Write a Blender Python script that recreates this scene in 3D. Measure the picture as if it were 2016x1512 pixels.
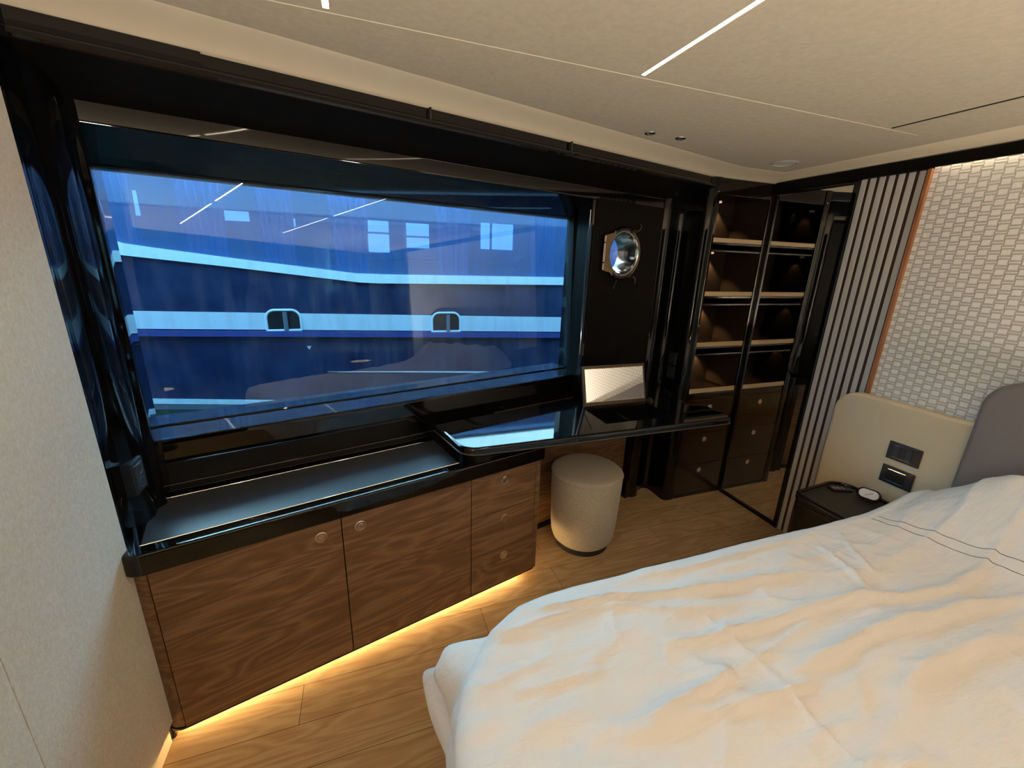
import bpy, bmesh, math, random
import numpy as np
from mathutils import Vector, Matrix
random.seed(4); PI = math.pi
for o in list(bpy.data.objects): bpy.data.objects.remove(o)
COL = bpy.context.scene.collection
SC = bpy.context.scene

# ------------------------------------------------------------------ camera, world, exposure
RM = ((0.9427408672, -0.3320638881, 0.0311966585), (-0.0657148722, -0.2766368610, -0.9587249880), (0.3269880928, 0.9017791422, -0.2826184102))
cam = bpy.data.cameras.new('camera'); cam.sensor_width = 36; cam.sensor_fit = 'HORIZONTAL'
cam.lens = 818.65 / 2016 * 36; cam.clip_start = 0.02; cam.clip_end = 500
co = bpy.data.objects.new('camera', cam); COL.objects.link(co)
r, dn, fw = RM
co.matrix_world = Matrix(((r[0], -dn[0], -fw[0], 0), (r[1], -dn[1], -fw[1], 0), (r[2], -dn[2], -fw[2], 1.55), (0, 0, 0, 1)))
SC.camera = co
w = bpy.data.worlds.new('sky'); SC.world = w; w.use_nodes = True
nt = w.node_tree; nt.nodes.clear()
sky = nt.nodes.new('ShaderNodeTexSky'); sky.sky_type = 'NISHITA'; sky.sun_disc = False
sky.sun_elevation = math.radians(42); sky.sun_rotation = math.radians(200); sky.air_density = 1.0; sky.dust_density = 2.0
bg = nt.nodes.new('ShaderNodeBackground'); bg.inputs[1].default_value = 0.72
wo = nt.nodes.new('ShaderNodeOutputWorld')
wb = nt.nodes.new('ShaderNodeMix'); wb.data_type = 'RGBA'; wb.blend_type = 'MULTIPLY'; wb.inputs[0].default_value = 1.0; wb.inputs[7].default_value = (0.62, 0.95, 1.08, 1)
nt.links.new(sky.outputs[0], wb.inputs[6]); nt.links.new(wb.outputs[2], bg.inputs[0]); nt.links.new(bg.outputs[0], wo.inputs[0])
sun = bpy.data.lights.new('sun', 'SUN'); sun.energy = 40.0; sun.angle = math.radians(0.6); sun.color = (1.0, 0.97, 0.92)
suno = bpy.data.objects.new('sun', sun); COL.objects.link(suno)
from mathutils import Vector as _V
suno.rotation_euler = _V((0.30, 0.80, -0.66)).to_track_quat('-Z', 'Y').to_euler()   # high behind our own boat, onto the neighbour
VS = SC.view_settings; VS.view_transform = 'Standard'; VS.look = 'None'; VS.gamma = 1; VS.use_curve_mapping = False; VS.exposure = 0.0
LED = 24.0          # ceiling strip radiance
LEDC = (1.0, 0.84, 0.63)

TH = 0.2494577932   # the hull side runs at this angle to the cabin's centre line
CT, ST = math.cos(TH), math.sin(TH)
def W(s, d, z=0.0): return (s * CT - d * ST, s * ST + d * CT, z)
def S_of(x, y): return (x * CT + y * ST, -x * ST + y * CT)

# ------------------------------------------------------------------ materials
def mat(name, col, rough=0.5, metal=0.0, coat=0.0, spec=0.5, emit=None, es=0.0, sheen=0.0):
    m = bpy.data.materials.new(name); m.use_nodes = True
    b = m.node_tree.nodes['Principled BSDF']
    b.inputs['Base Color'].default_value = (*col, 1); b.inputs['Roughness'].default_value = rough
    b.inputs['Metallic'].default_value = metal; b.inputs['Coat Weight'].default_value = coat
    b.inputs['Specular IOR Level'].default_value = spec
    if sheen: b.inputs['Sheen Weight'].default_value = sheen
    if emit: b.inputs['Emission Color'].default_value = (*emit, 1); b.inputs['Emission Strength'].default_value = es
    return m
def nodes(m): return m.node_tree, m.node_tree.nodes, m.node_tree.links, m.node_tree.nodes['Principled BSDF']
def tex_vec(m, scale=(1, 1, 1), rot=(0, 0, 0), coord='Object'):
    t, N, L, b = nodes(m)
    tc = N.new('ShaderNodeTexCoord'); mp = N.new('ShaderNodeMapping')
    mp.inputs['Scale'].default_value = scale; mp.inputs['Rotation'].default_value = rot
    L.new(tc.outputs[coord], mp.inputs[0]); return mp.outputs[0]
def bump(m, scale, strength, dist=0.002, vscale=(1, 1, 1), detail=3, kind='noise'):
    t, N, L, b = nodes(m)
    v = tex_vec(m, vscale)
    n = N.new('ShaderNodeTexNoise'); n.inputs['Scale'].default_value = scale; n.inputs['Detail'].default_value = detail
    L.new(v, n.inputs[0])
    bp = N.new('ShaderNodeBump'); bp.inputs['Strength'].default_value = strength; bp.inputs['Distance'].default_value = dist
    L.new(n.outputs[0], bp.inputs['Height']); L.new(bp.outputs[0], b.inputs['Normal'])
    return n
def mottle(m, c1, c2, scale, vscale=(1, 1, 1), detail=3, lo=0.35, hi=0.65):
    t, N, L, b = nodes(m)
    v = tex_vec(m, vscale)
    n = N.new('ShaderNodeTexNoise'); n.inputs['Scale'].default_value = scale; n.inputs['Detail'].default_value = detail
    L.new(v, n.inputs[0])
    r = N.new('ShaderNodeValToRGB'); r.color_ramp.elements[0].position = lo; r.color_ramp.elements[1].position = hi
    r.color_ramp.elements[0].color = (*c1, 1); r.color_ramp.elements[1].color = (*c2, 1)
    L.new(n.outputs[0], r.inputs[0]); L.new(r.outputs[0], b.inputs['Base Color'])
def wood(name, dark, mid, light, rough, coat=0.0, axis=0, plank=None, gscale=1.0):
    """grain runs along the given local axis"""
    m = mat(name, mid, rough, coat=coat); t, N, L, b = nodes(m)
    sc = [10.0 * gscale] * 3; sc[axis] = 1.5 * gscale
    v = tex_vec(m, sc)
    n1 = N.new('ShaderNodeTexNoise'); n1.inputs['Scale'].default_value = 1.0; n1.inputs['Detail'].default_value = 2.5; n1.inputs['Distortion'].default_value = 0.6
    L.new(v, n1.inputs[0])
    # contour rings out of the noise: cathedral grain
    mu = N.new('ShaderNodeMath'); mu.operation = 'MULTIPLY'; mu.inputs[1].default_value = 17.0; L.new(n1.outputs[0], mu.inputs[0])
    fr = N.new('ShaderNodeMath'); fr.operation = 'PINGPONG'; fr.inputs[1].default_value = 1.0; L.new(mu.outputs[0], fr.inputs[0])
    sc2 = [190.0] * 3; sc2[axis] = 4.0
    v2 = tex_vec(m, sc2)
    n2 = N.new('ShaderNodeTexNoise'); n2.inputs['Scale'].default_value = 1.0; n2.inputs['Detail'].default_value = 3; L.new(v2, n2.inputs[0])
    ad = N.new('ShaderNodeMath'); ad.operation = 'MULTIPLY_ADD'; ad.inputs[1].default_value = 0.62; L.new(n2.outputs[0], ad.inputs[0]); 
    m2 = N.new('ShaderNodeMath'); m2.operation = 'MULTIPLY'; m2.inputs[1].default_value = 0.40; L.new(fr.outputs[0], m2.inputs[0]); L.new(m2.outputs[0], ad.inputs[2])
    r = N.new('ShaderNodeValToRGB'); e = r.color_ramp.elements
    e[0].position = 0.12; e[0].color = (*dark, 1); e[1].position = 0.85; e[1].color = (*light, 1)
    x = e.new(0.5); x.color = (*mid, 1)
    L.new(ad.outputs[0], r.inputs[0]); out = r.outputs[0]
    if plank:
        v3 = tex_vec(m, (1, 1, 1))
        mp = v3.node; mp.inputs['Location'].default_value = plank[2]
        br = N.new('ShaderNodeTexBrick'); br.offset = 0.37; br.inputs['Scale'].default_value = 1.0
        br.inputs['Brick Width'].default_value = plank[0]; br.inputs['Row Height'].default_value = plank[1]
        br.inputs['Mortar Size'].default_value = 0.0011; br.inputs['Mortar Smooth'].default_value = 0.0
        br.inputs['Color1'].default_value = (0.84, 0.82, 0.80, 1); br.inputs['Color2'].default_value = (1, 1, 1, 1); br.inputs['Mortar'].default_value = (0.22, 0.17, 0.13, 1)
        L.new(v3, br.inputs[0])
        mx = N.new('ShaderNodeMix'); mx.data_type = 'RGBA'; mx.blend_type = 'MULTIPLY'; mx.inputs[0].default_value = 1.0
        L.new(out, mx.inputs[6]); L.new(br.outputs[0], mx.inputs[7]); out = mx.outputs[2]
    L.new(out, b.inputs['Base Color'])
    bp = N.new('ShaderNodeBump'); bp.inputs['Strength'].default_value = 0.08; bp.inputs['Distance'].default_value = 0.001
    L.new(n2.outputs[0], bp.inputs['Height']); L.new(bp.outputs[0], b.inputs['Normal'])
    return m

M = {}
M['black'] = mat('black_lacquer', (0.0035, 0.0033, 0.0036), 0.035, spec=0.5, coat=0.0)
M['black_brown'] = mat('brown_black_lacquer', (0.007, 0.0045, 0.0035), 0.06)
M['matte_black'] = mat('matte_black_panel', (0.0040, 0.0032, 0.0024), 0.40, spec=0.10); bump(M['matte_black'], 500, 0.05)
M['dark'] = mat('black_plastic', (0.006, 0.006, 0.007), 0.35)
M['gasket'] = mat('black_rubber', (0.003, 0.003, 0.003), 0.6, spec=0.2)
M['inset'] = mat('blue_black_leather', (0.040, 0.048, 0.058), 0.36, spec=0.8); bump(M['inset'], 900, 0.06)
M['walnut'] = wood('walnut_veneer', (0.105, 0.050, 0.022), (0.185, 0.096, 0.045), (0.290, 0.165, 0.084), 0.42, axis=0)
M['walnut_post'] = wood('walnut_post', (0.105, 0.050, 0.022), (0.185, 0.096, 0.045), (0.275, 0.155, 0.078), 0.42, axis=0)
M['dark_wood'] = wood('dark_walnut_gloss', (0.016, 0.0080, 0.0042), (0.026, 0.0130, 0.0065), (0.036, 0.019, 0.0095), 0.10, axis=0)
M['oak'] = wood('oak_floor', (0.42, 0.255, 0.120), (0.56, 0.365, 0.185), (0.67, 0.475, 0.27), 0.34, axis=0, plank=(1.15, 0.1475, (0.30, -1.355 + 0.1475 * 12, 0)), gscale=0.9)
M['felt'] = mat('beige_felt', (0.60, 0.54, 0.44), 0.95, spec=0.15, sheen=0.3)
mottle(M['felt'], (0.62, 0.575, 0.495), (0.75, 0.70, 0.615), 160, (1, 1.2, 0.7), 5, 0.3, 0.7); bump(M['felt'], 330, 0.55, 0.002, (1, 1.6, 0.6), 4)
M['ceiling'] = mat('ceiling_fabric', (0.53, 0.475, 0.385), 0.9, spec=0.15)
mottle(M['ceiling'], (0.425, 0.375, 0.290), (0.465, 0.412, 0.322), 60, detail=5); bump(M['ceiling'], 900, 0.12, 0.001)
M['cornice'] = mat('cornice_leather', (0.68, 0.585, 0.435), 0.75, spec=0.25); bump(M['cornice'], 700, 0.08, 0.001)
M['tan_leather'] = mat('tan_leather', (0.68, 0.555, 0.375), 0.62, spec=0.3); bump(M['tan_leather'], 650, 0.12, 0.001)
M['taupe_leather'] = mat('taupe_leather', (0.19, 0.168, 0.165), 0.6, spec=0.3); bump(M['taupe_leather'], 650, 0.1, 0.001)
M['shelf_lining'] = mat('dark_brown_leather_lining', (0.020, 0.014, 0.009), 0.5, spec=0.12)
M['fiddle'] = mat('beige_shelf_leather', (0.55, 0.40, 0.22), 0.6)
M['slat'] = mat('silver_slat', (0.52, 0.51, 0.49), 0.55, metal=0.0); bump(M['slat'], 300, 0.05)
M['slat_back'] = mat('reddish_brown_back', (0.045, 0.014, 0.007), 0.6)
M['orange_wood'] = wood('orange_wood_edge', (0.24, 0.09, 0.030), (0.33, 0.13, 0.045), (0.40, 0.17, 0.065), 0.4, axis=2)
M['chrome'] = mat('polished_steel', (0.80, 0.78, 0.76), 0.09, metal=1.0)
M['knob'] = mat('champagne_steel', (0.78, 0.62, 0.45), 0.28, metal=1.0)
M['knob_rose'] = mat('brushed_steel', (0.80, 0.70, 0.66), 0.26, metal=1.0)
M['steel_satin'] = mat('satin_steel_lining', (0.80, 0.84, 0.86), 0.07, metal=1.0)
M['bronze'] = mat('bronze_plate', (0.62, 0.47, 0.30), 0.10, metal=1.0)
M['gunmetal'] = mat('dark_steel', (0.12, 0.115, 0.11), 0.16, metal=1.0)
M['mirror'] = mat('mirror_glass', (0.86, 0.86, 0.85), 0.0, metal=1.0)
M['frame_bronze'] = mat('bronze_frame', (0.085, 0.062, 0.042), 0.35, metal=0.6)
M['stool'] = mat('oatmeal_weave', (0.52, 0.45, 0.35), 0.9, spec=0.2, sheen=0.2)
mottle(M['stool'], (0.42, 0.36, 0.275), (0.60, 0.53, 0.42), 260, (1, 1, 0.35), 4, 0.3, 0.7); bump(M['stool'], 420, 0.5, 0.002, (1, 1, 0.4), 4)
M['stool_base'] = mat('charcoal_plinth', (0.018, 0.018, 0.017), 0.6)
M['linen'] = mat('white_cotton', (0.78, 0.742, 0.715), 0.85, spec=0.15); bump(M['linen'], 15, 0.55, 0.016, (0.55, 1.7, 1), 7)
M['thread'] = mat('grey_thread', (0.16, 0.16, 0.15), 0.8)
M['mattress'] = mat('mattress_ticking', (0.6, 0.58, 0.55), 0.9)
M['bed_base'] = mat('bed_base_leather', (0.30, 0.22, 0.14), 0.6)
M['night_rim'] = mat('brown_black_gloss_rim', (0.012, 0.009, 0.007), 0.10)
M['night_top'] = mat('brown_black_leather', (0.020, 0.017, 0.012), 0.5)
M['switch'] = mat('slate_plastic', (0.016, 0.021, 0.032), 0.32)
M['switch_key'] = mat('slate_key', (0.032, 0.040, 0.055), 0.4)
M['clock_face'] = mat('clock_face', (0.80, 0.78, 0.80), 0.4)
M['red'] = mat('clock_hand', (0.35, 0.04, 0.05), 0.5)
M['grey_plastic'] = mat('grey_plastic', (0.35, 0.36, 0.38), 0.5)
M['speaker'] = mat('speaker_cloth', (0.50, 0.47, 0.43), 0.8)
M['led'] = mat('led_diffuser', (1, 1, 1), 0.5, emit=LEDC, es=LED)
M['led_hb'] = mat('headboard_led', (1, 1, 1), 0.5, emit=(1.0, 0.78, 0.52), es=24.0)
M['led_low'] = mat('toe_led', (1, 1, 1), 0.5, emit=(1.0, 0.66, 0.27), es=80.0)
M['led_puck'] = mat('puck_led', (0.10, 0.06, 0.03), 0.5, emit=(1.0, 0.62, 0.34), es=0.9)
# neighbouring yacht
M['y_white'] = mat('yacht_white_paint', (0.82, 0.90, 0.90), 0.22)
M['y_pale'] = mat('yacht_pale_band', (0.74, 0.80, 0.84), 0.3)
M['y_navy'] = mat('yacht_navy_paint', (0.016, 0.030, 0.085), 0.10, coat=0.5)
mottle(M['y_navy'], (0.012, 0.024, 0.070), (0.028, 0.046, 0.105), 3, detail=6)
M['y_violet'] = mat('yacht_blue_rail', (0.055, 0.075, 0.27), 0.2)
M['y_green'] = mat('yacht_green_boot', (0.020, 0.060, 0.045), 0.3)
M['y_grey'] = mat('yacht_grey_line', (0.14, 0.17, 0.20), 0.4)
M['y_curtain'] = mat('yacht_curtain', (0.30, 0.42, 0.62), 0.9)
M['y_inside'] = mat('yacht_cabin_inside', (0.05, 0.10, 0.26), 0.8)
M['y_lit'] = mat('yacht_window_glow', (0.8, 1, 0.98), 0.5, emit=(0.80, 1.0, 0.92), es=3.0)
M['y_dark'] = mat('yacht_dark_opening', (0.004, 0.006, 0.010), 0.5)
M['water'] = mat('harbour_water', (0.012, 0.05, 0.045), 0.12); bump(M['water'], 2.2, 0.5, 0.06)

def glass(name, tint, ior=1.5, haze=0.0, hazec=(0.3, 0.5, 0.9), specks=0.0, tint2=None):
    m = bpy.data.materials.new(name); m.use_nodes = True; t = m.node_tree; N, L = t.nodes, t.links; N.clear()
    o = N.new('ShaderNodeOutputMaterial'); tr = N.new('ShaderNodeBsdfTransparent'); tr.inputs[0].default_value = (*tint, 1)
    gl = N.new('ShaderNodeBsdfGlossy'); gl.inputs['Roughness'].default_value = 0.0; gl.inputs[0].default_value = (1, 1, 1, 1)
    fr = N.new('ShaderNodeFresnel'); ge = N.new('ShaderNodeNewGeometry'); ii = N.new('ShaderNodeMapRange')
    ii.inputs[3].default_value = ior; ii.inputs[4].default_value = 1.0 / ior; L.new(ge.outputs['Backfacing'], ii.inputs[0]); L.new(ii.outputs[0], fr.inputs[0])
    mx = N.new('ShaderNodeMixShader'); L.new(fr.outputs[0], mx.inputs[0])
    body = tr.outputs[0]
    if haze or specks:
        df = N.new('ShaderNodeBsdfDiffuse'); df.inputs[0].default_value = (*hazec, 1)
        hm = N.new('ShaderNodeMixShader'); L.new(tr.outputs[0], hm.inputs[1]); L.new(df.outputs[0], hm.inputs[2]); hm.inputs[0].default_value = haze
        body = hm.outputs[0]
        if specks:
            tc = N.new('ShaderNodeTexCoord')
            vo = N.new('ShaderNodeTexVoronoi'); vo.inputs['Scale'].default_value = 34; L.new(tc.outputs['Object'], vo.inputs[0])
            rp = N.new('ShaderNodeValToRGB'); rp.color_ramp.elements[0].position = 0.035; rp.color_ramp.elements[0].color = (1, 1, 1, 1)
            rp.color_ramp.elements[1].position = 0.075; rp.color_ramp.elements[1].color = (0, 0, 0, 1); L.new(vo.outputs['Distance'], rp.inputs[0])
            mp = N.new('ShaderNodeMapping'); mp.inputs['Scale'].default_value = (1, 1, 0.15); L.new(tc.outputs['Object'], mp.inputs[0])
            no = N.new('ShaderNodeTexNoise'); no.inputs['Scale'].default_value = 30; no.inputs['Detail'].default_value = 5; L.new(mp.outputs[0], no.inputs[0])
            rn = N.new('ShaderNodeValToRGB'); rn.color_ramp.elements[0].position = 0.46; rn.color_ramp.elements[0].color = (0, 0, 0, 1)
            rn.color_ramp.elements[1].position = 0.80; rn.color_ramp.elements[1].color = (0.07, 0.07, 0.07, 1); L.new(no.outputs[0], rn.inputs[0])
            a = N.new('ShaderNodeMath'); a.operation = 'MULTIPLY_ADD'; L.new(rp.outputs[0], a.inputs[0]); a.inputs[1].default_value = specks; L.new(rn.outputs[0], a.inputs[2])
            a2 = N.new('ShaderNodeMath'); a2.operation = 'ADD'; a2.inputs[1].default_value = haze; L.new(a.outputs[0], a2.inputs[0]); L.new(a2.outputs[0], hm.inputs[0])
    L.new(body, mx.inputs[1]); L.new(gl.outputs[0], mx.inputs[2]); L.new(mx.outputs[0], o.inputs[0])
    return m
M['glass'] = glass('tinted_window_glass', (0.62, 0.87, 1.0), 1.5, 0.006, (0.45, 0.62, 0.95), 0.22)
M['glass2'] = glass('clear_window_glass', (0.93, 0.97, 1.0), 1.45)
M['y_glass'] = glass('yacht_blue_glass', (0.55, 0.68, 0.95), 1.6, 0.36, (0.14, 0.27, 0.50))

def quilt_mat():
    m = mat('embossed_basket_leather', (0.78, 0.75, 0.70), 0.6, spec=0.3); t, N, L, b = nodes(m)
    tc = N.new('ShaderNodeTexCoord'); sp = N.new('ShaderNodeSeparateXYZ'); L.new(tc.outputs['Object'], sp.inputs[0])
    def ma(op, a, bb=None, c=None):
        n = N.new('ShaderNodeMath'); n.operation = op
        for i, v in enumerate((a, bb, c)):
            if v is None: continue
            if isinstance(v, (int, float)): n.inputs[i].default_value = v
            else: L.new(v, n.inputs[i])
        return n.outputs[0]
    P, RH = 0.0675, 0.0372     # two staggered lattices make the basket
    def boxd(offu, offv, hw, hh):
        u = ma('SUBTRACT', ma('ABSOLUTE', ma('SUBTRACT', ma('FRACT', ma('ADD', ma('DIVIDE', sp.outputs[1], P), offu)), 0.5)), 0.0)
        v = ma('ABSOLUTE', ma('SUBTRACT', ma('FRACT', ma('ADD', ma('DIVIDE', sp.outputs[2], RH), offv)), 0.5))
        du = ma('SUBTRACT', hw, ma('MULTIPLY', u, P)); dv = ma('SUBTRACT', hh, ma('MULTIPLY', v, RH))
        return ma('MINIMUM', du, dv)
    def soft(dist, wdt):
        n = N.new('ShaderNodeMapRange'); n.interpolation_type = 'SMOOTHSTEP'; L.new(dist, n.inputs[0]); n.inputs[1].default_value = 0.0; n.inputs[2].default_value = wdt
        return n.outputs[0]
    pads = ma('MAXIMUM', soft(boxd(0.0, 0.0, 0.0150, 0.0118), 0.0022), soft(boxd(0.5, 0.5, 0.0150, 0.0118), 0.0022))
    s1 = soft(boxd(0.5, 0.0, 0.0190, 0.0046), 0.0030); s2 = soft(boxd(0.0, 0.5, 0.0190, 0.0046), 0.0030)
    strip = ma('MULTIPLY', ma('MAXIMUM', s1, s2), 0.8)
    h = ma('MAXIMUM', pads, strip)
    bp = N.new('ShaderNodeBump'); bp.inputs['Strength'].default_value = 0.9; bp.inputs['Distance'].default_value = 0.0035
    L.new(h, bp.inputs['Height']); L.new(bp.outputs[0], b.inputs['Normal'])
    mx = N.new('ShaderNodeMix'); mx.data_type = 'RGBA'; L.new(h, mx.inputs[0]); mx.inputs[6].default_value = (0.60, 0.56, 0.51, 1); mx.inputs[7].default_value = (0.86, 0.84, 0.80, 1)  # shade in the embossed grooves mixed into the base colour
    L.new(mx.outputs[2], b.inputs['Base Color'])
    return m
M['quilt'] = quilt_mat()

# ------------------------------------------------------------------ mesh helpers
class MB:
    def __init__(s): s.v = []; s.f = []
    def add(s, vs, fs):
        o = len(s.v); s.v += [tuple(map(float, v)) for v in vs]; s.f += [tuple(i + o for i in f) for f in fs]; return s
    def box(s, x0, x1, y0, y1, z0, z1, bv=0.0, seg=2):
        bm = bmesh.new()
        vs = [bm.verts.new(p) for p in ((x0, y0, z0), (x1, y0, z0), (x1, y1, z0), (x0, y1, z0), (x0, y0, z1), (x1, y0, z1), (x1, y1, z1), (x0, y1, z1))]
        for q in ((0, 3, 2, 1), (4, 5, 6, 7), (0, 1, 5, 4), (1, 2, 6, 5), (2, 3, 7, 6), (3, 0, 4, 7)): bm.faces.new([vs[i] for i in q])
        if bv: bmesh.ops.bevel(bm, geom=bm.edges[:], offset=bv, segments=seg, profile=0.5, affect='EDGES')
        bm.verts.index_update()
        s.add([v.co[:] for v in bm.verts], [[v.index for v in f.verts] for f in bm.faces]); bm.free(); return s
    def plate(s, pts, z0, z1, r=0.0, seg=4, rb=None, flip=None):
        """vertical-walled outline pts (ccw, xy) between z0 and z1, top edge rounded by r, bottom by rb; flip maps (u,v,w)->xyz"""
        rb = r if rb is None else rb
        n = len(pts); P = np.array(pts, float)
        a = np.roll(P, 1, 0); b = np.roll(P, -1, 0)
        e1 = P - a; e2 = b - P
        n1 = np.stack([e1[:, 1], -e1[:, 0]], 1); n2 = np.stack([e2[:, 1], -e2[:, 0]], 1)
        n1 /= np.linalg.norm(n1, axis=1)[:, None] + 1e-9; n2 /= np.linalg.norm(n2, axis=1)[:, None] + 1e-9
        k = 1 + (n1 * n2).sum(1); nn = (n1 + n2) / np.maximum(k, 0.2)[:, None]
        rings = []
        if rb:
            for i in range(seg + 1):
                t = i / seg * PI / 2; rings.append((rb * (1 - math.sin(t)), z0 + rb * (1 - math.cos(t))))
        else: rings.append((0, z0))
        if r:
            for i in range(seg + 1):
                t = i / seg * PI / 2; rings.append((r * (1 - math.cos(t)), z1 - r * (1 - math.sin(t))))
        else: rings.append((0, z1))
        vs = []
        for ins, z in rings:
            Q = P - nn * ins
            vs += [(q[0], q[1], z) for q in Q]
        if flip: vs = [flip(*v) for v in vs]
        fs = []
        for k2 in range(len(rings) - 1):
            for i in range(n):
                j = (i + 1) % n; fs.append((k2 * n + i, k2 * n + j, (k2 + 1) * n + j, (k2 + 1) * n + i))
        fs.append(tuple(range(n))[::-1]); fs.append(tuple(range((len(rings) - 1) * n, len(rings) * n)))
        return s.add(vs, fs)
    def extr(s, prof, a0, a1, f):
        """closed profile prof [(u,v)] extruded from a0 to a1; f(a,u,v)->xyz"""
        n = len(prof); vs = [f(a0, u, v) for u, v in prof] + [f(a1, u, v) for u, v in prof]
        fs = [(i, (i + 1) % n, n + (i + 1) % n, n + i) for i in range(n)] + [tuple(range(n))[::-1], tuple(range(n, 2 * n))]
        return s.add(vs, fs)
    def lathe(s, prof, c=(0, 0, 0), n=48, f=None, cap=True):
        vs = []; fs = []
        f = f or (lambda x, y, z: (c[0] + x, c[1] + y, c[2] + z))
        for r_, z in prof:
            for i in range(n): a = 2 * PI * i / n; vs.append(f(r_ * math.cos(a), r_ * math.sin(a), z))
        for k in range(len(prof) - 1):
            for i in range(n):
                j = (i + 1) % n; fs.append((k * n + i, k * n + j, (k + 1) * n + j, (k + 1) * n + i))
        if cap: fs.append(tuple(range(n))[::-1]); fs.append(tuple(range((len(prof) - 1) * n, len(prof) * n)))
        return s.add(vs, fs)
    def tube(s, path, rad, n=10, closed=False):
        P = [Vector(p) for p in path]; m = len(P); vs = []; fs = []
        up = Vector((0, 0, 1)); prev = None
        for i in range(m):
            if closed: t = P[(i + 1) % m] - P[i - 1]
            else: t = P[min(i + 1, m - 1)] - P[max(i - 1, 0)]
            t.normalize()
            if prev is None:
                a = up if abs(t.dot(up)) < 0.9 else Vector((1, 0, 0)); x = t.cross(a).normalized()
            else: x = (prev - t * prev.dot(t)).normalized()
            prev = x; y = t.cross(x); rr = rad[i] if hasattr(rad, '__len__') else rad
            for k in range(n): q = 2 * PI * k / n; vs.append(tuple(P[i] + x * rr * math.cos(q) + y * rr * math.sin(q)))
        L = m if closed else m - 1
        for i in range(L):
            for k in range(n):
                j = (k + 1) % n; a = i * n; b = ((i + 1) % m) * n; fs.append((a + k, a + j, b + j, b + k))
        if not closed: fs.append(tuple(range(n))[::-1]); fs.append(tuple(range((m - 1) * n, m * n)))
        return s.add(vs, fs)
    def build(s, name, m, parent=None, angle=32, loc=None, rotz=0.0):
        """verts are in the parent's frame offset by loc (the object origin)"""
        loc = loc or (0, 0, 0)
        me = bpy.data.meshes.new(name)
        vs = [(v[0] - loc[0], v[1] - loc[1], v[2] - loc[2]) for v in s.v]
        me.from_pydata(vs, [], s.f); me.update()
        bm = bmesh.new(); bm.from_mesh(me); bmesh.ops.recalc_face_normals(bm, faces=bm.faces[:])
        for f in bm.faces: f.smooth = True
        for e in bm.edges:
            if len(e.link_faces) == 2: e.smooth = e.calc_face_angle(0) < math.radians(angle)
        bm.to_mesh(me); bm.free()
        o = bpy.data.objects.new(name, me); COL.objects.link(o); me.materials.append(M[m] if isinstance(m, str) else m)
        if angle < 100 and len(me.vertices) < 20000:
            wn = o.modifiers.new('face_weighted_normals', 'WEIGHTED_NORMAL'); wn.mode = 'FACE_AREA'; wn.weight = 50; wn.keep_sharp = True
        if parent is not None: o.parent = parent; o.location = (0, 0, 0)
        else: o.location = loc; o.rotation_euler = (0, 0, rotz)
        return o
BASE = {}
def tag(o, label, cat, group=None, kind=None):
    o['label'] = label; o['category'] = cat
    if group: o['group'] = group
    if kind: o['kind'] = kind
    return o
def thing(name, label, cat, base=(0, 0, 0), fr='C', group=None):
    """Empty at base (given in its own frame: C = cabin axes, S = hull-side axes)"""
    o = bpy.data.objects.new(name, None); COL.objects.link(o); o.empty_display_size = 0.1
    o.location = base if fr == 'C' else W(*base); o.rotation_euler = (0, 0, 0 if fr == 'C' else TH)
    BASE[o.name] = base; return tag(o, label, cat, group)
def part(root, name, mb, m, sub=None, angle=32, label=None):
    b = BASE[root.name]
    o = mb.build(name, m, sub or root, angle, loc=b)
    if label: o['label'] = label
    return o
def solo(name, mb, m, label, cat, base=(0, 0, 0), fr='C', group=None, angle=32, kind=None):
    o = mb.build(name, m, None, angle, loc=base)
    if fr == 'S': o.location = W(*base); o.rotation_euler = (0, 0, TH)
    return tag(o, label, cat, group, kind)
def struct(name, mb, m, fr='C', angle=32, parent=None):
    o = mb.build(name, m, parent, angle)
    if parent is None:
        o['kind'] = 'structure'
        if fr == 'S': o.rotation_euler = (0, 0, TH)
    return o
def rpoly(pts, rad, seg=8):
    out = []; n = len(pts)
    for i, p in enumerate(pts):
        r_ = rad[i] if hasattr(rad, '__len__') else rad
        p = np.array(p, float); a = np.array(pts[i - 1], float) - p; b = np.array(pts[(i + 1) % n], float) - p
        la, lb = np.linalg.norm(a), np.linalg.norm(b); a /= la; b /= lb
        if r_ <= 0: out.append(tuple(p)); continue
        ang = math.acos(max(-1, min(1, float(a @ b)))); t = r_ / math.tan(ang / 2); t = min(t, la * 0.49, lb * 0.49); rr = t * math.tan(ang / 2)
        c = p + (a + b) / np.linalg.norm(a + b) * rr / math.sin(ang / 2)
        p0 = p + a * t - c; p1 = p + b * t - c
        a0 = math.atan2(p0[1], p0[0]); a1 = math.atan2(p1[1], p1[0]); d = (a1 - a0 + PI) % (2 * PI) - PI
        for k in range(seg + 1): q = a0 + d * k / seg; out.append((c[0] + rr * math.cos(q), c[1] + rr * math.sin(q)))
    return out
def smooth_path(pts, n=8):
    P = [np.array(p, float) for p in pts]; out = []
    for i in range(len(P) - 1):
        p0 = P[max(i - 1, 0)]; p1 = P[i]; p2 = P[i + 1]; p3 = P[min(i + 2, len(P) - 1)]
        for k in range(n):
            t = k / n; out.append(tuple(0.5 * ((2 * p1) + (-p0 + p2) * t + (2 * p0 - 5 * p1 + 4 * p2 - p3) * t * t + (-p0 + 3 * p1 - 3 * p2 + p3) * t ** 3)))
    out.append(tuple(P[-1])); return out

# ------------------------------------------------------------------ the cabin shell
ZC = 2.06
YM = 0.16           # the cabin mirrors about y = 0.08
struct('floor', MB().box(-0.76, 2.45, -2.2, 2.40, -0.06, 0.0), 'oak')
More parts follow.
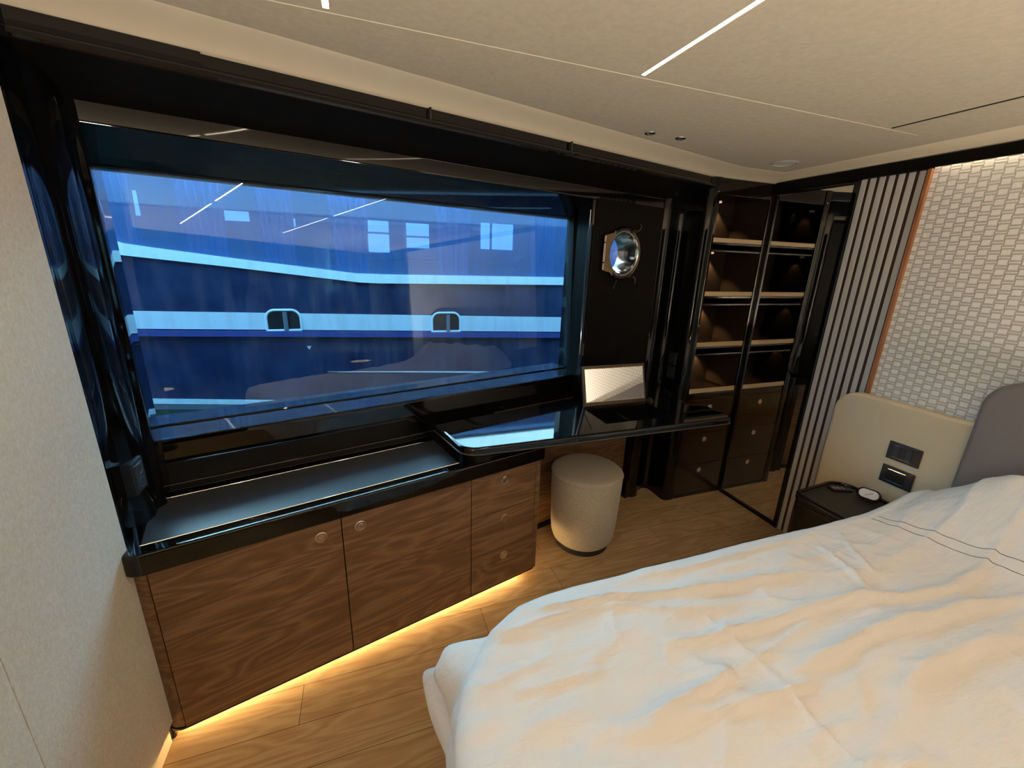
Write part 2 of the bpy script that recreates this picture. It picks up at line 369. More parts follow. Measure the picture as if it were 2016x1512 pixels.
# left bulkhead: felt-covered padded panels with a seam, over a painted base
struct('wall_left', MB().box(-0.78, -0.690, -2.2, 1.288, 0.0, 2.2), 'cornice')
wl = MB()
wl.box(-0.690, -0.672, 0.866, 1.292, 0.075, 2.055, 0.003, 2); wl.box(-0.690, -0.672, -0.30, 0.8652, 0.075, 2.055, 0.003, 2); wl.box(-0.690, -0.672, -1.5, -0.306, 0.075, 2.055, 0.007, 3)
struct('wall_left_padding', wl, 'felt')['kind'] = 'structure'
# ceiling, with slots for the strip lights
LX = (-0.032, 0.782); SLOT = 0.0065
def strip_holes():
    xs = [-0.76]
    for x in LX: xs += [x - SLOT, x + SLOT]
    return xs + [2.45]
cm = MB()
ys = [(-0.93, 0.07), (0.165, 1.165)]
xs = strip_holes()
for i in range(0, len(xs), 2): cm.box(xs[i], xs[i + 1], -2.2, 2.4, ZC, ZC + 0.06)
for x in LX:
    cm.box(x - SLOT, x + SLOT, -2.2, ys[0][0], ZC, ZC + 0.06); cm.box(x - SLOT, x + SLOT, ys[0][1], ys[1][0], ZC, ZC + 0.06); cm.box(x - SLOT, x + SLOT, ys[1][1], 2.4, ZC, ZC + 0.06)
struct('ceiling', cm, 'ceiling')
sm = MB().tube([(x, 1.180, ZC + 0.0012) for x in np.linspace(-0.7, 2.04, 12)], 0.0022, 8)
struct('trim_1', sm, 'cornice')                       # padded seam across the ceiling
struct('trim_2', MB().tube([(1.60, y, ZC + 0.001) for y in np.linspace(0.90, -0.6, 10)], 0.0014, 8), 'ceiling')
# cornice: swept round three sides
def isect(p, d, q, e):
    A = np.array([[d[0], -e[0]], [d[1], -e[1]]]); t = np.linalg.solve(A, np.array(q) - np.array(p)); return np.array(p) + t[0] * np.array(d)
U = np.array((CT, ST)); V = np.array((-ST, CT))
def ring(off):
    a0 = -0.62 * U + (1.487 - off) * V
    b = isect(a0, U, (0, 2.016 - off), (1, 0)); c = np.array((2.362 - off, 2.016 - off)); d = np.array((2.362 - off, -1.85 + off))
    return [a0, b, c, d]
prof = [(0.155, 2.0615), (0.150, 2.0585), (0.120, 2.0575), (0.075, 2.0545), (0.035, 2.0485), (0.008, 2.0400), (0.0, 2.0360), (-0.02, 2.0355), (-0.06, 2.0355)]
cv = MB(); rings = [[(p[0], p[1], z) for p in ring(o)] for o, z in prof]
vs = [v for rg in rings for v in rg]; fs = []
for k in range(len(rings) - 1):
    for i in range(3): fs.append((k * 4 + i, k * 4 + i + 1, (k + 1) * 4 + i + 1, (k + 1) * 4 + i))
cv.add(vs, fs); struct('trim_3', cv, 'cornice', angle=30)
# pelmet over the window: slot, bead, sloping soffit, face, reveal (section in d,z)
pel = [(1.502, 2.10), (1.502, 2.002), (1.487, 1.999), (1.484, 1.994), (1.484, 1.985), (1.488, 1.979), (1.649, 1.915), (1.650, 1.912), (1.650, 1.868), (1.652, 1.863), (1.657, 1.861), (1.915, 1.790), (1.98, 1.79), (1.98, 2.10)]
fS = lambda a, u, v: (a, u, v)
pm = MB().extr(pel, -0.50, 2.45, fS)
pm.box(-0.50, 0.022, 1.4875, 1.503, 2.000, 2.0352)
wall = struct('wall_window', pm, 'black', 'S', angle=25)
MB().extr([(1.489, 1.9800), (1.489, 1.9770), (1.6485, 1.9140), (1.6485, 1.9170)], -0.50, 2.12, fS).build('soffit', 'matte_black', wall, 25)
sl = MB()
for s_ in (0.646, 1.275): sl.box(s_ - 0.003, s_ + 0.003, 1.486, 1.503, 2.001, 2.037)
part_ = sl.build('slot_divider', 'stool_base', wall)
# sill below the window
sill = [(1.713, 0.700), (1.715, 0.914), (1.715, 0.930), (1.7165, 0.9338), (1.720, 0.9355), (1.858, 0.9365), (1.862, 0.942), (1.98, 0.942), (1.98, 0.700)]
sb = MB().extr(sill, -0.40, 1.66, fS)
sb.extr([(1.60, 0.0), (1.60, 0.60), (1.98, 0.60), (1.98, 0.0)], 1.13 - 1.6, 1.10, lambda a, u, v: (a, u + 0.102, v))
sb.box(-0.45, 1.66, 1.702, 1.98, 0.55, 0.728)
sb.build('sill', 'black', wall, 25)
bead = MB()
bead.extr(rpoly([(1.708, 0.7285), (1.724, 0.7285), (1.724, 0.774), (1.708, 0.774)], [0, 0, 0.003, 0.009], 5), -0.262, 1.0, fS)
bead.build('upstand', 'black', wall, 25)
# jambs
jl = MB().extr([(-0.62, 1.98), (-0.292, 1.98), (-0.292, 1.862), (-0.283, 1.86), (-0.262, 1.668), (-0.262, 1.660), (-0.268, 1.652), (-0.62, 1.652)], 0.60, 1.93, lambda a, u, v: (u, v, a))
jl.build('jamb', 'black', wall, 25)
jr = MB().extr([(1.699, 1.98), (1.699, 1.888), (1.590, 1.672), (1.590, 1.666), (1.594, 1.660), (1.605, 1.6545), (1.72, 1.6545), (1.72, 1.98)], 0.90, 1.93, lambda a, u, v: (u, v, a))
jr.build('jamb', 'black', wall, 25)
MB().extr([(1.6965, 1.886), (1.5905, 1.6755), (1.5890, 1.6762), (1.6950, 1.8868)], 0.930, 1.815, lambda a, u, v: (u, v, a)).build('jamb_lining', 'steel_satin', wall, 25)
# matte bulkhead with the porthole hole
PS, PZ, PR, PD = 1.822, 1.608, 0.112, 1.650
bk = MB(); n = 64; vs = []; fs = []
def sq(a, x0, x1, y0, y1, cx, cy):
    dx, dy = math.cos(a), math.sin(a); t = 1e9
    if dx > 1e-6: t = min(t, (x1 - cx) / dx)
    if dx < -1e-6: t = min(t, (x0 - cx) / dx)
    if dy > 1e-6: t = min(t, (y1 - cy) / dy)
    if dy < -1e-6: t = min(t, (y0 - cy) / dy)
    return cx + dx * t, cy + dy * t
angs = sorted([2 * PI * i / n for i in range(n)] + [math.atan2(a, b) % (2 * PI) for a, b in ((1.93 - PZ, 2.135 - PS), (1.93 - PZ, 1.60 - PS), (0.72 - PZ, 1.60 - PS), (0.72 - PZ, 2.135 - PS))])
n = len(angs)
for a in angs:
    x, z = sq(a, 1.60, 2.135, 0.72, 1.93, PS, PZ); cx, cz = PS + (PR + 0.003) * math.cos(a), PZ + (PR + 0.003) * math.sin(a)
    vs += [(x, PD, z), (cx, PD, cz), (cx, PD + 0.13, cz), (x, PD + 0.13, z)]
for i in range(n):
    j = (i + 1) % n
    for k in range(4): k2 = (k + 1) % 4; fs.append((i * 4 + k, j * 4 + k, j * 4 + k2, i * 4 + k2))
bk.add(vs, fs); bk.build('bulkhead', 'matte_black', wall, 25)
# wood-faced wall under the desk, with its dark foot line
struct('wall_under_desk', MB().box(1.06, 2.30, 1.700, 1.99, 0.0, 0.80), 'walnut', 'S')['kind'] = 'structure'
struct('baseboard_window', MB().box(1.10, 2.27, 1.690, 1.701, 0.0, 0.030), 'dark', 'S')
# right fluted corner column: plan outline swept full height
cp = [W(2.10, 1.652)[:2], W(2.135, 1.652)[:2], W(2.150, 1.640)[:2], W(2.172, 1.632)[:2], W(2.200, 1.636)[:2], W(2.222, 1.652)[:2], W(2.245, 1.668)[:2], (1.812, 2.200), (1.838, 2.203), (1.858, 2.190), (1.866, 2.165), (1.867, 2.130), (1.8665, 2.085), (1.867, 2.050), (1.873, 2.030), (1.888, 2.018), (1.908, 2.014), (1.940, 2.014)]
cps = smooth_path(cp, 5) + [(1.945, 2.33), (1.80, 2.33), W(2.10, 1.70)[:2]]
struct('trim_4', MB().extr([(p[0], p[1]) for p in cps], 0.0, 2.036, lambda a, u, v: (u, v, a)), 'black', angle=40)
# left fluted column between bulkhead and window
lp = [(-0.700, 1.288), (-0.680, 1.290), (-0.677, 1.305), (-0.684, 1.330), (-0.692, 1.355), (-0.690, 1.385), (-0.680, 1.410), (-0.671, 1.435), (-0.668, 1.462), (-0.672, 1.488), (-0.674, 1.506)] + [W(-0.264, 1.645)[:2], W(-0.262, 1.652)[:2]]
lps = smooth_path(lp, 5) + [W(-0.262, 1.80)[:2], (-0.80, 1.80), (-0.80, 1.288)]
struct('trim_5', MB().extr([(p[0], p[1]) for p in lps], 0.0, 2.05, lambda a, u, v: (u, v, a)), 'black', angle=40)
struct('baseboard_left', MB().box(-0.690, -0.684, -1.5, 1.28, 0.0, 0.072), 'cornice')
# headboard bulkhead and the black header over it
struct('wall_headboard', MB().box(2.372, 2.50, -2.2, 2.45, 0.0, 2.2), 'matte_black')
struct('trim_6', MB().box(2.338, 2.373, 1.275, 2.013, 1.988, 2.037, 0.002).box(2.338, 2.347, -1.80, 1.2755, 1.992, 2.037, 0.002).box(2.346, 2.373, -1.80, 1.2755, 2.026, 2.037), 'matte_black')
# far (opposite) hull side with its window: mirrored, plain
def wm(s, d, z): p = W(s, d, z); return (p[0], YM - p[1], z)
op = MB().extr([(1.55, 0.0), (1.55, 2.2), (1.75, 2.2), (1.75, 0.0)], -0.9, 2.75, lambda a, u, v: wm(a, u, v))
struct('wall_opposite', op, 'matte_black')
struct('shade_block', MB().extr([(-1.95, 2.20), (1.93, 2.20), (1.93, 4.85), (-1.95, 4.85)], -7.0, 9.0, lambda a, u, v: (a, u, v)), 'y_white')   # unseen deckhouse block added over the cabin to shade the neighbour's lower side

struct('hull_blocker', MB().box(-7.0, -0.82, -1.95, 1.60, -1.0, 2.2).box(2.53, 9.0, -1.95, 2.50, -1.0, 2.2).box(-0.82, 2.53, -1.95, 1.60, -1.0, -0.07), 'y_navy')   # our unseen hull fore and aft, added to block sky in the neighbour's reflections

# window 1: rubber gasket frame and one tinted pane leaning outward
def gd(z): return 1.885 + 0.052 * (z - 1.4)
GX0, GX1, GZ0, GZ1 = -0.288, 1.672, 0.936, 1.793
gk = MB()
def gbox(s0, s1, z0, z1, t0=-0.012, t1=0.03):
    gk.add([(s0, gd(z0) + t0, z0), (s1, gd(z0) + t0, z0), (s1, gd(z0) + t1, z0), (s0, gd(z0) + t1, z0), (s0, gd(z1) + t0, z1), (s1, gd(z1) + t0, z1), (s1, gd(z1) + t1, z1), (s0, gd(z1) + t1, z1)],
           ((0, 3, 2, 1), (4, 5, 6, 7), (0, 1, 5, 4), (1, 2, 6, 5), (2, 3, 7, 6), (3, 0, 4, 7)))
gbox(-0.33, GX0, 0.90, 1.84); gbox(GX1, 1.75, 0.90, 1.84); gbox(-0.33, 1.75, 0.90, GZ0); gbox(-0.33, 1.75, GZ1, 1.84)
win = struct('window_1', gk, 'gasket', 'S')
pn = MB().add([(s_, gd(z) + t, z) for t in (0, 0.006) for s_, z in ((GX0 - 0.01, GZ0 - 0.01), (GX1 + 0.01, GZ0 - 0.01), (GX1 + 0.01, GZ1 + 0.01), (GX0 - 0.01, GZ1 + 0.01))], ((0, 1, 2, 3), (7, 6, 5, 4), (0, 4, 5, 1), (1, 5, 6, 2), (2, 6, 7, 3), (3, 7, 4, 0)))
pn.build('window_pane', 'glass', win)

# ------------------------------------------------------------------ porthole
po = thing('porthole', 'round opening porthole with polished steel ring and bronze hinge in the black bulkhead', 'porthole', (PS, PD, PZ), 'S')
fP = lambda x, y, z: (PS + x, PD - z, PZ + y)
part(po, 'ring', MB().lathe([(PR, -0.004), (PR, 0.010), (PR + 0.004, 0.014), (PR + 0.020, 0.014), (PR + 0.026, 0.009), (PR + 0.028, 0.001), (PR + 0.028, -0.001)], n=64, f=fP, cap=False), 'gunmetal')
part(po, 'inner_rim', MB().lathe([(PR - 0.009, 0.004), (PR - 0.005, 0.013), (PR + 0.002, 0.0165), (PR + 0.007, 0.0145), (PR + 0.0085, 0.012)], n=64, f=fP, cap=False), 'chrome')
part(po, 'tunnel', MB().lathe([(PR - 0.009, 0.004), (PR - 0.010, -0.02), (PR - 0.010, -0.08), (PR - 0.010, -0.126), (PR + 0.001, -0.128), (PR + 0.001, 0.0)], n=64, f=fP, cap=False), 'chrome')
part(po, 'glass', MB().lathe([(PR - 0.0101, -0.112), (PR - 0.0101, -0.118)], n=64, f=fP), 'glass2')
hp = rpoly([(-0.150, -0.075), (-0.085, -0.085), (-0.060, -0.100), (-0.125, 0.0), (-0.060, 0.100), (-0.085, 0.085), (-0.150, 0.095)], 0.0)
plate_ = [(-0.148, -0.088), (-0.100, -0.098), (-0.082, -0.1145)] + [(-(PR + 0.002) * math.cos(t), -(PR + 0.002) * math.sin(t)) for t in np.linspace(0.80, -0.80, 14)] + [(-0.082, 0.1145), (-0.100, 0.100), (-0.148, 0.088)]
part(po, 'hinge_plate', MB().plate(plate_[::-1], 0.0145, 0.019, 0.001, flip=lambda u, v, w_: fP(u, v, w_)), 'bronze')
hg = MB()
for z0, z1, rr in ((-0.088, -0.050, 0.0075), (-0.048, 0.050, 0.0085), (0.052, 0.088, 0.0075)):
    hg.lathe([(0.002, z0), (rr, z0 + 0.002), (rr, z1 - 0.002), (0.002, z1)], n=16, f=lambda x, y, z: (PS - 0.152 + x, PD - 0.014 + y, PZ + z))
part(po, 'hinge', hg, 'bronze')
for sg in (1, -1):
    a = math.radians(62) * sg; cx, cz = math.cos(a) * (PR + 0.024), math.sin(a) * (PR + 0.024)
    lug = MB().box(PS + cx - 0.012, PS + cx + 0.012, PD - 0.028, PD, PZ + cz - 0.008, PZ + cz + 0.008, 0.003)
    lug.lathe([(0.002, 0.0), (0.0055, 0.001), (0.0055, 0.040), (0.002, 0.042)], n=12, f=lambda x, y, z: (PS + cx + x, PD - 0.004 - z, PZ + cz + y))
    lug.tube(smooth_path([(PS + cx, PD - 0.040, PZ + cz), (PS + cx + 0.010, PD - 0.046, PZ + cz + sg * 0.012), (PS + cx + 0.006, PD - 0.050, PZ + cz + sg * 0.028), (PS + cx - 0.006, PD - 0.050, PZ + cz + sg * 0.036)], 5), 0.0042, 8)
    lug.tube([(PS + cx, PD - 0.040, PZ + cz), (PS + cx - 0.012, PD - 0.043, PZ + cz - sg * 0.006)], 0.004, 8)
    part(po, 'clamp', lug, 'gunmetal')
part(po, 'stay', MB().tube([(PS - 0.030, PD - 0.006, PZ - 0.138), (PS - 0.052, PD - 0.008, PZ - 0.185)], 0.0022, 6), 'gunmetal')

# ------------------------------------------------------------------ sideboard under the window
SF = 1.395
sbd = thing('sideboard', 'walnut sideboard with black lacquer top and round steel knobs under the long window', 'sideboard', (0.39, 1.55, 0), 'S')
body = rpoly([(-0.350, SF + 0.004), (1.136, SF + 0.004), (1.136, 1.69), (-0.350, 1.69)], [0.05, 0.035, 0, 0], 8)
part(sbd, 'body', MB().plate(body, 0.050, 0.680, 0.0), 'walnut_post')
part(sbd, 'foot_rail', MB().plate(rpoly([(-0.352, SF - 0.001), (1.139, SF - 0.001), (1.139, 1.69), (-0.352, 1.69)], [0.052, 0.037, 0, 0], 8), 0.040, 0.0505, 0.003), 'black_brown')
part(sbd, 'end_post', MB().plate(rpoly([(1.103, SF - 0.001), (1.1375, SF - 0.001), (1.1375, 1.45), (1.103, 1.45)], [0, 0.034, 0, 0], 8), 0.0505, 0.664, 0.0), 'walnut_post')
part(sbd, 'gap_shade', MB().box(-0.3030, 1.1025, SF + 0.0015, SF + 0.005, 0.048, 0.666), 'gasket')  # dark sheet behind the fronts, puts the shade of the gaps into colour
part(sbd, 'plinth', MB().box(-0.33, 1.085, 1.47, 1.68, 0.0, 0.041), 'dark')
def front(name, s0, s1, z0, z1, knob, kmat, rt=sbd):
    o = part(rt, name, MB().box(s0 + 0.0018, s1 - 0.0018, SF - 0.004, SF + 0.012, z0 + 0.0018, z1 - 0.0018, 0.0008), 'walnut')
    fk = lambda x, y, z: (knob[0] + x, SF - 0.004 - z, knob[1] + y)
    k = MB().lathe([(0.0205, -0.001), (0.0205, 0.0012), (0.0190, 0.0022), (0.0152, 0.0022), (0.0140, -0.0004), (0.0128, -0.0004), (0.0120, 0.0014), (0.0105, 0.0020), (0.001, 0.0020)], n=36, f=fk)
    part(rt, 'knob', k, kmat, sub=o)
    return o
front('door', -0.302, 0.229, 0.0505, 0.664, (0.159, 0.601), 'knob')
front('door', 0.229, 0.755, 0.0505, 0.664, (0.293, 0.600), 'knob_rose')
front('drawer', 0.755, 1.101, 0.457, 0.664, (0.925, 0.605), 'knob_rose')
front('drawer', 0.755, 1.101, 0.252, 0.457, (0.930, 0.408), 'knob')
front('drawer', 0.755, 1.101, 0.0505, 0.252, (0.930, 0.207), 'knob')
top = rpoly([(-0.358, 1.368), (1.128, 1.368), (1.140, 1.380), (1.140, 1.695), (-0.352, 1.695)], [0.055, 0.01, 0.01, 0, 0], 8)
part(sbd, 'worktop', MB().plate(top, 0.6645, 0.735, 0.009, 5), 'black', angle=40)
part(sbd, 'inset_panel', MB().box(-0.303, 0.708, 1.421, 1.684, 0.730, 0.7362, 0.001), 'inset')
part(sbd, 'inset_edge', MB().tube([(-0.305, 1.419, 0.7352), (0.710, 1.419, 0.7352), (0.710, 1.686, 0.7352), (-0.305, 1.686, 0.7352)], 0.0016, 6, True), 'chrome')
part(sbd, 'light_strip', MB().box(-0.32, 1.0595, 1.461, 1.4695, 0.008, 0.020).box(1.0855, 1.094, 1.461, 1.66, 0.006, 0.016), 'led_low')

# ------------------------------------------------------------------ desk
DZ = 0.830
A_ = W(0.700, 1.648)[:2]; B_ = W(0.700, 1.345)[:2]
dk = thing('desk', 'black lacquer desk with flip-up vanity mirror, running from the sideboard to the shelf unit', 'desk', (1.1, 1.7, 0.735))
outl = rpoly([A_, (B_[0] - 0.005, 1.470), (1.735, 1.470), (1.735, 1.685), (1.64, 1.685), (1.80, 2.16), W(2.14, 1.648)[:2]], [0.01, 0.085, 0.045, 0.045, 0.03, 0.0, 0.0], 10)
# recess cut: build the top as a ring of plates round the well
RX0, RX1, RY0, RY1 = 1.046, 1.436, 1.566, 1.765
dt = MB()
def clip(poly, f):      # keep where f>=0
    out = []
    for i, p in enumerate(poly):
        q = poly[(i + 1) % len(poly)]; a, b = f(p), f(q)
        if a >= 0: out.append(p)
        if (a >= 0) != (b >= 0): t = a / (a - b); out.append((p[0] + (q[0] - p[0]) * t, p[1] + (q[1] - p[1]) * t))
    return out
def ring_top(z, up=True):
    L_ = clip(outl_i, lambda p: RX0 - p[0]); R_ = clip(outl_i, lambda p: p[0] - RX1)
    F_ = clip(clip(clip(outl_i, lambda p: p[0] - RX0), lambda p: RX1 - p[0]), lambda p: RY0 - p[1])
    B2 = clip(clip(clip(outl_i, lambda p: p[0] - RX0), lambda p: RX1 - p[0]), lambda p: p[1] - RY1)
    for q in (L_, R_, F_, B2):
        dt.add([(p[0], p[1], z) for p in q], [tuple(range(len(q))) if up else tuple(range(len(q)))[::-1]])
# outer wall rings
P = np.array(outl, float); a = np.roll(P, 1, 0); b = np.roll(P, -1, 0); e1 = P - a; e2 = b - P
ar = 0.5 * float(np.sum(P[:, 0] * b[:, 1] - b[:, 0] * P[:, 1])); sg = 1 if ar > 0 else -1
n1 = np.stack([e1[:, 1], -e1[:, 0]], 1) * sg; n2 = np.stack([e2[:, 1], -e2[:, 0]], 1) * sg
n1 /= np.linalg.norm(n1, axis=1)[:, None] + 1e-9; n2 /= np.linalg.norm(n2, axis=1)[:, None] + 1e-9
nn = (n1 + n2) / np.maximum(1 + (n1 * n2).sum(1), 0.5)[:, None]
rg = []
for i in range(6): t = i / 5 * PI / 2; rg.append((0.006 * (1 - math.sin(t)), DZ - 0.032 + 0.006 * (1 - math.cos(t))))
for i in range(7): t = i / 6 * PI / 2; rg.append((0.012 * (1 - math.cos(t)), DZ - 0.012 * (1 - math.sin(t))))
vs = []; m_ = len(outl)
for ins, z in rg: vs += [(q[0], q[1], z) for q in P - nn * ins]
dt.add(vs, [(k * m_ + i, k * m_ + (i + 1) % m_, (k + 1) * m_ + (i + 1) % m_, (k + 1) * m_ + i) for k in range(len(rg) - 1) for i in range(m_)])
outl_i = [tuple(q) for q in P - nn * 0.012]; ring_top(DZ)
outl_i = [tuple(q) for q in P - nn * 0.006]; ring_top(DZ - 0.032, False)
part(dk, 'desktop', dt, 'black', angle=40)
wl_ = MB()
t_ = 0.003
wl_.add([(RX0, RY0, DZ), (RX1, RY0, DZ), (RX1, RY1, DZ), (RX0, RY1, DZ), (RX0, RY0, DZ - 0.06), (RX1, RY0, DZ - 0.06), (RX1, RY1, DZ - 0.06), (RX0, RY1, DZ - 0.06)], ((4, 5, 6, 7), (0, 1, 5, 4), (1, 2, 6, 5), (2, 3, 7, 6), (3, 0, 4, 7)))
part(dk, 'well', wl_, 'matte_black')
part(dk, 'well_divider', MB().box(1.215, 1.222, RY0 + 0.002, RY1 - 0.002, DZ - 0.060, DZ - 0.022).box(RX0 + 0.15, RX1, RY0 + 0.06, RY0 + 0.066, DZ - 0.060, DZ - 0.030), 'matte_black')
# support on the sideboard and edge line
supp = rpoly([W(0.742, 1.690)[:2], W(0.742, 1.388)[:2], W(1.125, 1.388)[:2], W(1.125, 1.690)[:2]], [0, 0.11, 0.02, 0], 10)
part(dk, 'support', MB().plate(supp, 0.7352, DZ - 0.031, 0.0), 'black')
el = [tuple(q) + (DZ - 0.030,) for q in (P - nn * 0.002)[:34]]
part(dk, 'lower_edge', MB().tube(el, 0.0038, 8), 'frame_bronze', label='bronze line along the lower edge')
# flip-up mirror lid
LA = math.radians(16); ly0, lz0 = 1.812, DZ + 0.004
def lid(u, v, w_=0.0):      # u along x, v up the lid, w toward the room
    return (u, ly0 + v * math.sin(LA) - w_ * math.cos(LA), lz0 + v * math.cos(LA) + w_ * math.sin(LA))
lo = part(dk, 'mirror_lid', MB().plate(rpoly([(1.064, -0.006), (1.452, -0.006), (1.452, 0.208), (1.064, 0.208)], 0.006, 4), -0.014, 0.0, 0.002, flip=lambda u, v, w_: lid(u, v, w_)), 'frame_bronze')
part(dk, 'mirror_glass', MB().plate([(1.078, 0.016), (1.438, 0.016), (1.438, 0.190), (1.078, 0.190)], 0.0004, 0.0022, 0.0, flip=lambda u, v, w_: lid(u, v, w_)), 'mirror', sub=lo)
part(dk, 'mirror_edge', MB().tube([lid(*p, 0.0022) for p in ((1.077, 0.015), (1.439, 0.015), (1.439, 0.191), (1.077, 0.191))], 0.0013, 6, True), 'knob', sub=lo)
part(dk, 'lid_stay', MB().lathe([(0.002, -0.006), (0.020, -0.005), (0.020, 0.005), (0.002, 0.006)], n=24, f=lambda x, y, z: (1.445 + z, 1.770 + x, DZ + 0.012 + y)), 'frame_bronze', sub=lo)

# ------------------------------------------------------------------ stool
SX, SY = 1.118, 1.812
st = thing('stool', 'round oatmeal fabric stool with piped seat and charcoal plinth under the desk', 'stool', (SX, SY, 0))
part(st, 'plinth', MB().lathe([(0.150, 0.0), (0.152, 0.002), (0.152, 0.036), (0.145, 0.040)], (SX, SY, 0), 64), 'stool_base')
part(st, 'body', MB().lathe([(0.130, 0.034), (0.156, 0.037), (0.169, 0.050), (0.178, 0.075), (0.183, 0.12), (0.187, 0.20), (0.192, 0.32), (0.195, 0.42), (0.195, 0.447), (0.17, 0.449)], (SX, SY, 0), 72), 'stool', angle=50)
part(st, 'cushion', MB().lathe([(0.192, 0.446), (0.192, 0.456), (0.186, 0.463), (0.168, 0.468), (0.12, 0.4715), (0.06, 0.4730), (0.001, 0.4735)], (SX, SY, 0), 72), 'stool', angle=60)
part(st, 'piping', MB().tube([(SX + 0.194 * math.cos(t), SY + 0.194 * math.sin(t), 0.450) for t in np.linspace(0, 2 * PI, 72, endpoint=False)], 0.0045, 8, True), 'stool')

# ------------------------------------------------------------------ shelf unit
HX0, HX1, HY0, HY1 = 1.928, 2.357, 2.018, 2.290
sh = thing('shelf_unit', 'tall black lacquer shelf unit with beige shelf lips and three drawers below', 'shelf unit', (2.14, 2.15, 0))
fr_ = MB()
fr_.box(HX0 - 0.016, HX0, HY0 - 0.006, HY1, 0.0, 2.034, 0.003); fr_.box(HX1 - 0.030, HX1, HY0, HY1, 0.0, 2.034)
fr_.box(HX0, HX1 - 0.020, HY0, HY1, 1.950, 2.034, 0.001); fr_.box(HX0, HX1 - 0.020, HY0, HY1, 0.0, 0.020); fr_.box(HX0, HX1 - 0.020, HY0 + 0.002, HY1, 0.725, 0.760, 0.002)
part(sh, 'carcass', fr_, 'black_brown')
part(sh, 'back_panel', MB().box(HX0, HX1 - 0.030, HY1 - 0.010, HY1, 0.02, 1.95), 'shelf_lining')
part(sh, 'side_lining', MB().box(HX1 - 0.033, HX1 - 0.0295, HY0 + 0.012, HY1 - 0.010, 0.77, 1.95), 'shelf_lining')
for z0, z1, zl in ((1.695, 1.720, 1.642), (1.386, 1.413, 1.328), (1.072, 1.101, 1.014), (0.766, 0.796, None)):
    if zl:
        b_ = part(sh, 'shelf', MB().box(HX0, HX1 - 0.021, HY0 + 0.004, HY1 - 0.01, z0 - 0.012, z0 - 0.002, 0.001).box(HX0, HX1 - 0.021, HY0 + 0.002, HY0 + 0.012, zl, zl + 0.012, 0.003).box(HX0, HX1 - 0.021, HY0 + 0.02, HY1 - 0.01, zl + 0.002, zl + 0.010), 'black_brown')
    part(sh, 'shelf_lip', MB().box(HX0 + 0.001, HX1 - 0.034, HY0 + 0.001, HY0 + 0.010, z0, z1, 0.003), 'fiddle', label='beige leather strip along the shelf front')
for zt in (1.949, 1.643, 1.329, 1.015):
    pk = part(sh, 'spotlight', MB().lathe([(0.014, 0.0), (0.014, -0.004), (0.011, -0.005)], (2.165, HY1 - 0.045, zt), 20), 'led_puck')
    lt = bpy.data.lights.new('spotlight_bulb', 'SPOT'); lt.energy = 7.0; lt.color = (1, 0.62, 0.32); lt.spot_size = math.radians(95); lt.spot_blend = 0.4; lt.shadow_soft_size = 0.008
    lo_ = bpy.data.objects.new('spotlight_bulb', lt); COL.objects.link(lo_); lo_.parent = pk; lo_.location = (2.165 - 2.14, HY1 - 0.045 - 2.15, zt - 0.012)
for z0, z1, kz in ((0.480, 0.722, 0.662), (0.250, 0.477, 0.430), (0.024, 0.247, 0.197)):
    dr = part(sh, 'drawer', MB().box(HX0 + 0.012, HX1 - 0.030, HY0 - 0.001, HY0 + 0.016, z0, z1, 0.0015), 'dark_wood')
    fk = lambda x, y, z: (2.137 + x, HY0 - 0.001 - z, kz + y)
    part(sh, 'knob', MB().lathe([(0.0175, -0.001), (0.0175, 0.0012), (0.0160, 0.0022), (0.0130, 0.0022), (0.0120, 0.0), (0.0110, 0.0), (0.0100, 0.0018), (0.001, 0.0020)], n=32, f=fk), 'knob_rose', sub=dr)
for x, z in ((HX0 - 0.006, 1.962), (HX0 + 0.02, 0.012)):
    part(sh, 'stud', MB().lathe([(0.0045, -0.0005), (0.0040, 0.0012), (0.001, 0.0016)], n=14, f=lambda a, b2, c: (x + a, HY0 - 0.006 - c, z + b2)), 'chrome')
# sockets facing the desk on the column
for k, (zc, lab) in enumerate(((0.985, 'upper black double socket on the side of the glossy column right of the desk mirror'), (0.893, 'lower black double socket on the side of the glossy column right of the desk mirror'))):
    so = thing('wall_socket', lab, 'socket', (1.866, 2.118, zc))
    part(so, 'plate', MB().box(1.858, 1.866, 2.083, 2.153, zc - 0.040, zc + 0.040, 0.002), 'switch')
    part(so, 'insert', MB().box(1.8565, 1.859, 2.092, 2.144, zc - 0.026, zc + 0.026, 0.001).box(1.855, 1.857, 2.095, 2.141, zc + 0.018, zc + 0.021), 'switch_key')
so = thing('wall_socket', 'black double socket on the glossy left column above the sideboard end', 'socket', (-0.674, 1.420, 0.90))
part(so, 'plate', MB().box(-0.690, -0.662, 1.384, 1.452, 0.850, 0.952, 0.003), 'switch')
ins = MB().box(-0.664, -0.658, 1.394, 1.442, 0.862, 0.940, 0.002)
for z in (0.880, 0.922): ins.tube([(-0.6585, 1.418 + 0.015 * math.cos(t), z + 0.015 * math.sin(t)) for t in np.linspace(0, 2 * PI, 20, endpoint=False)], 0.0018, 6, True)
part(so, 'insert', ins, 'switch_key')

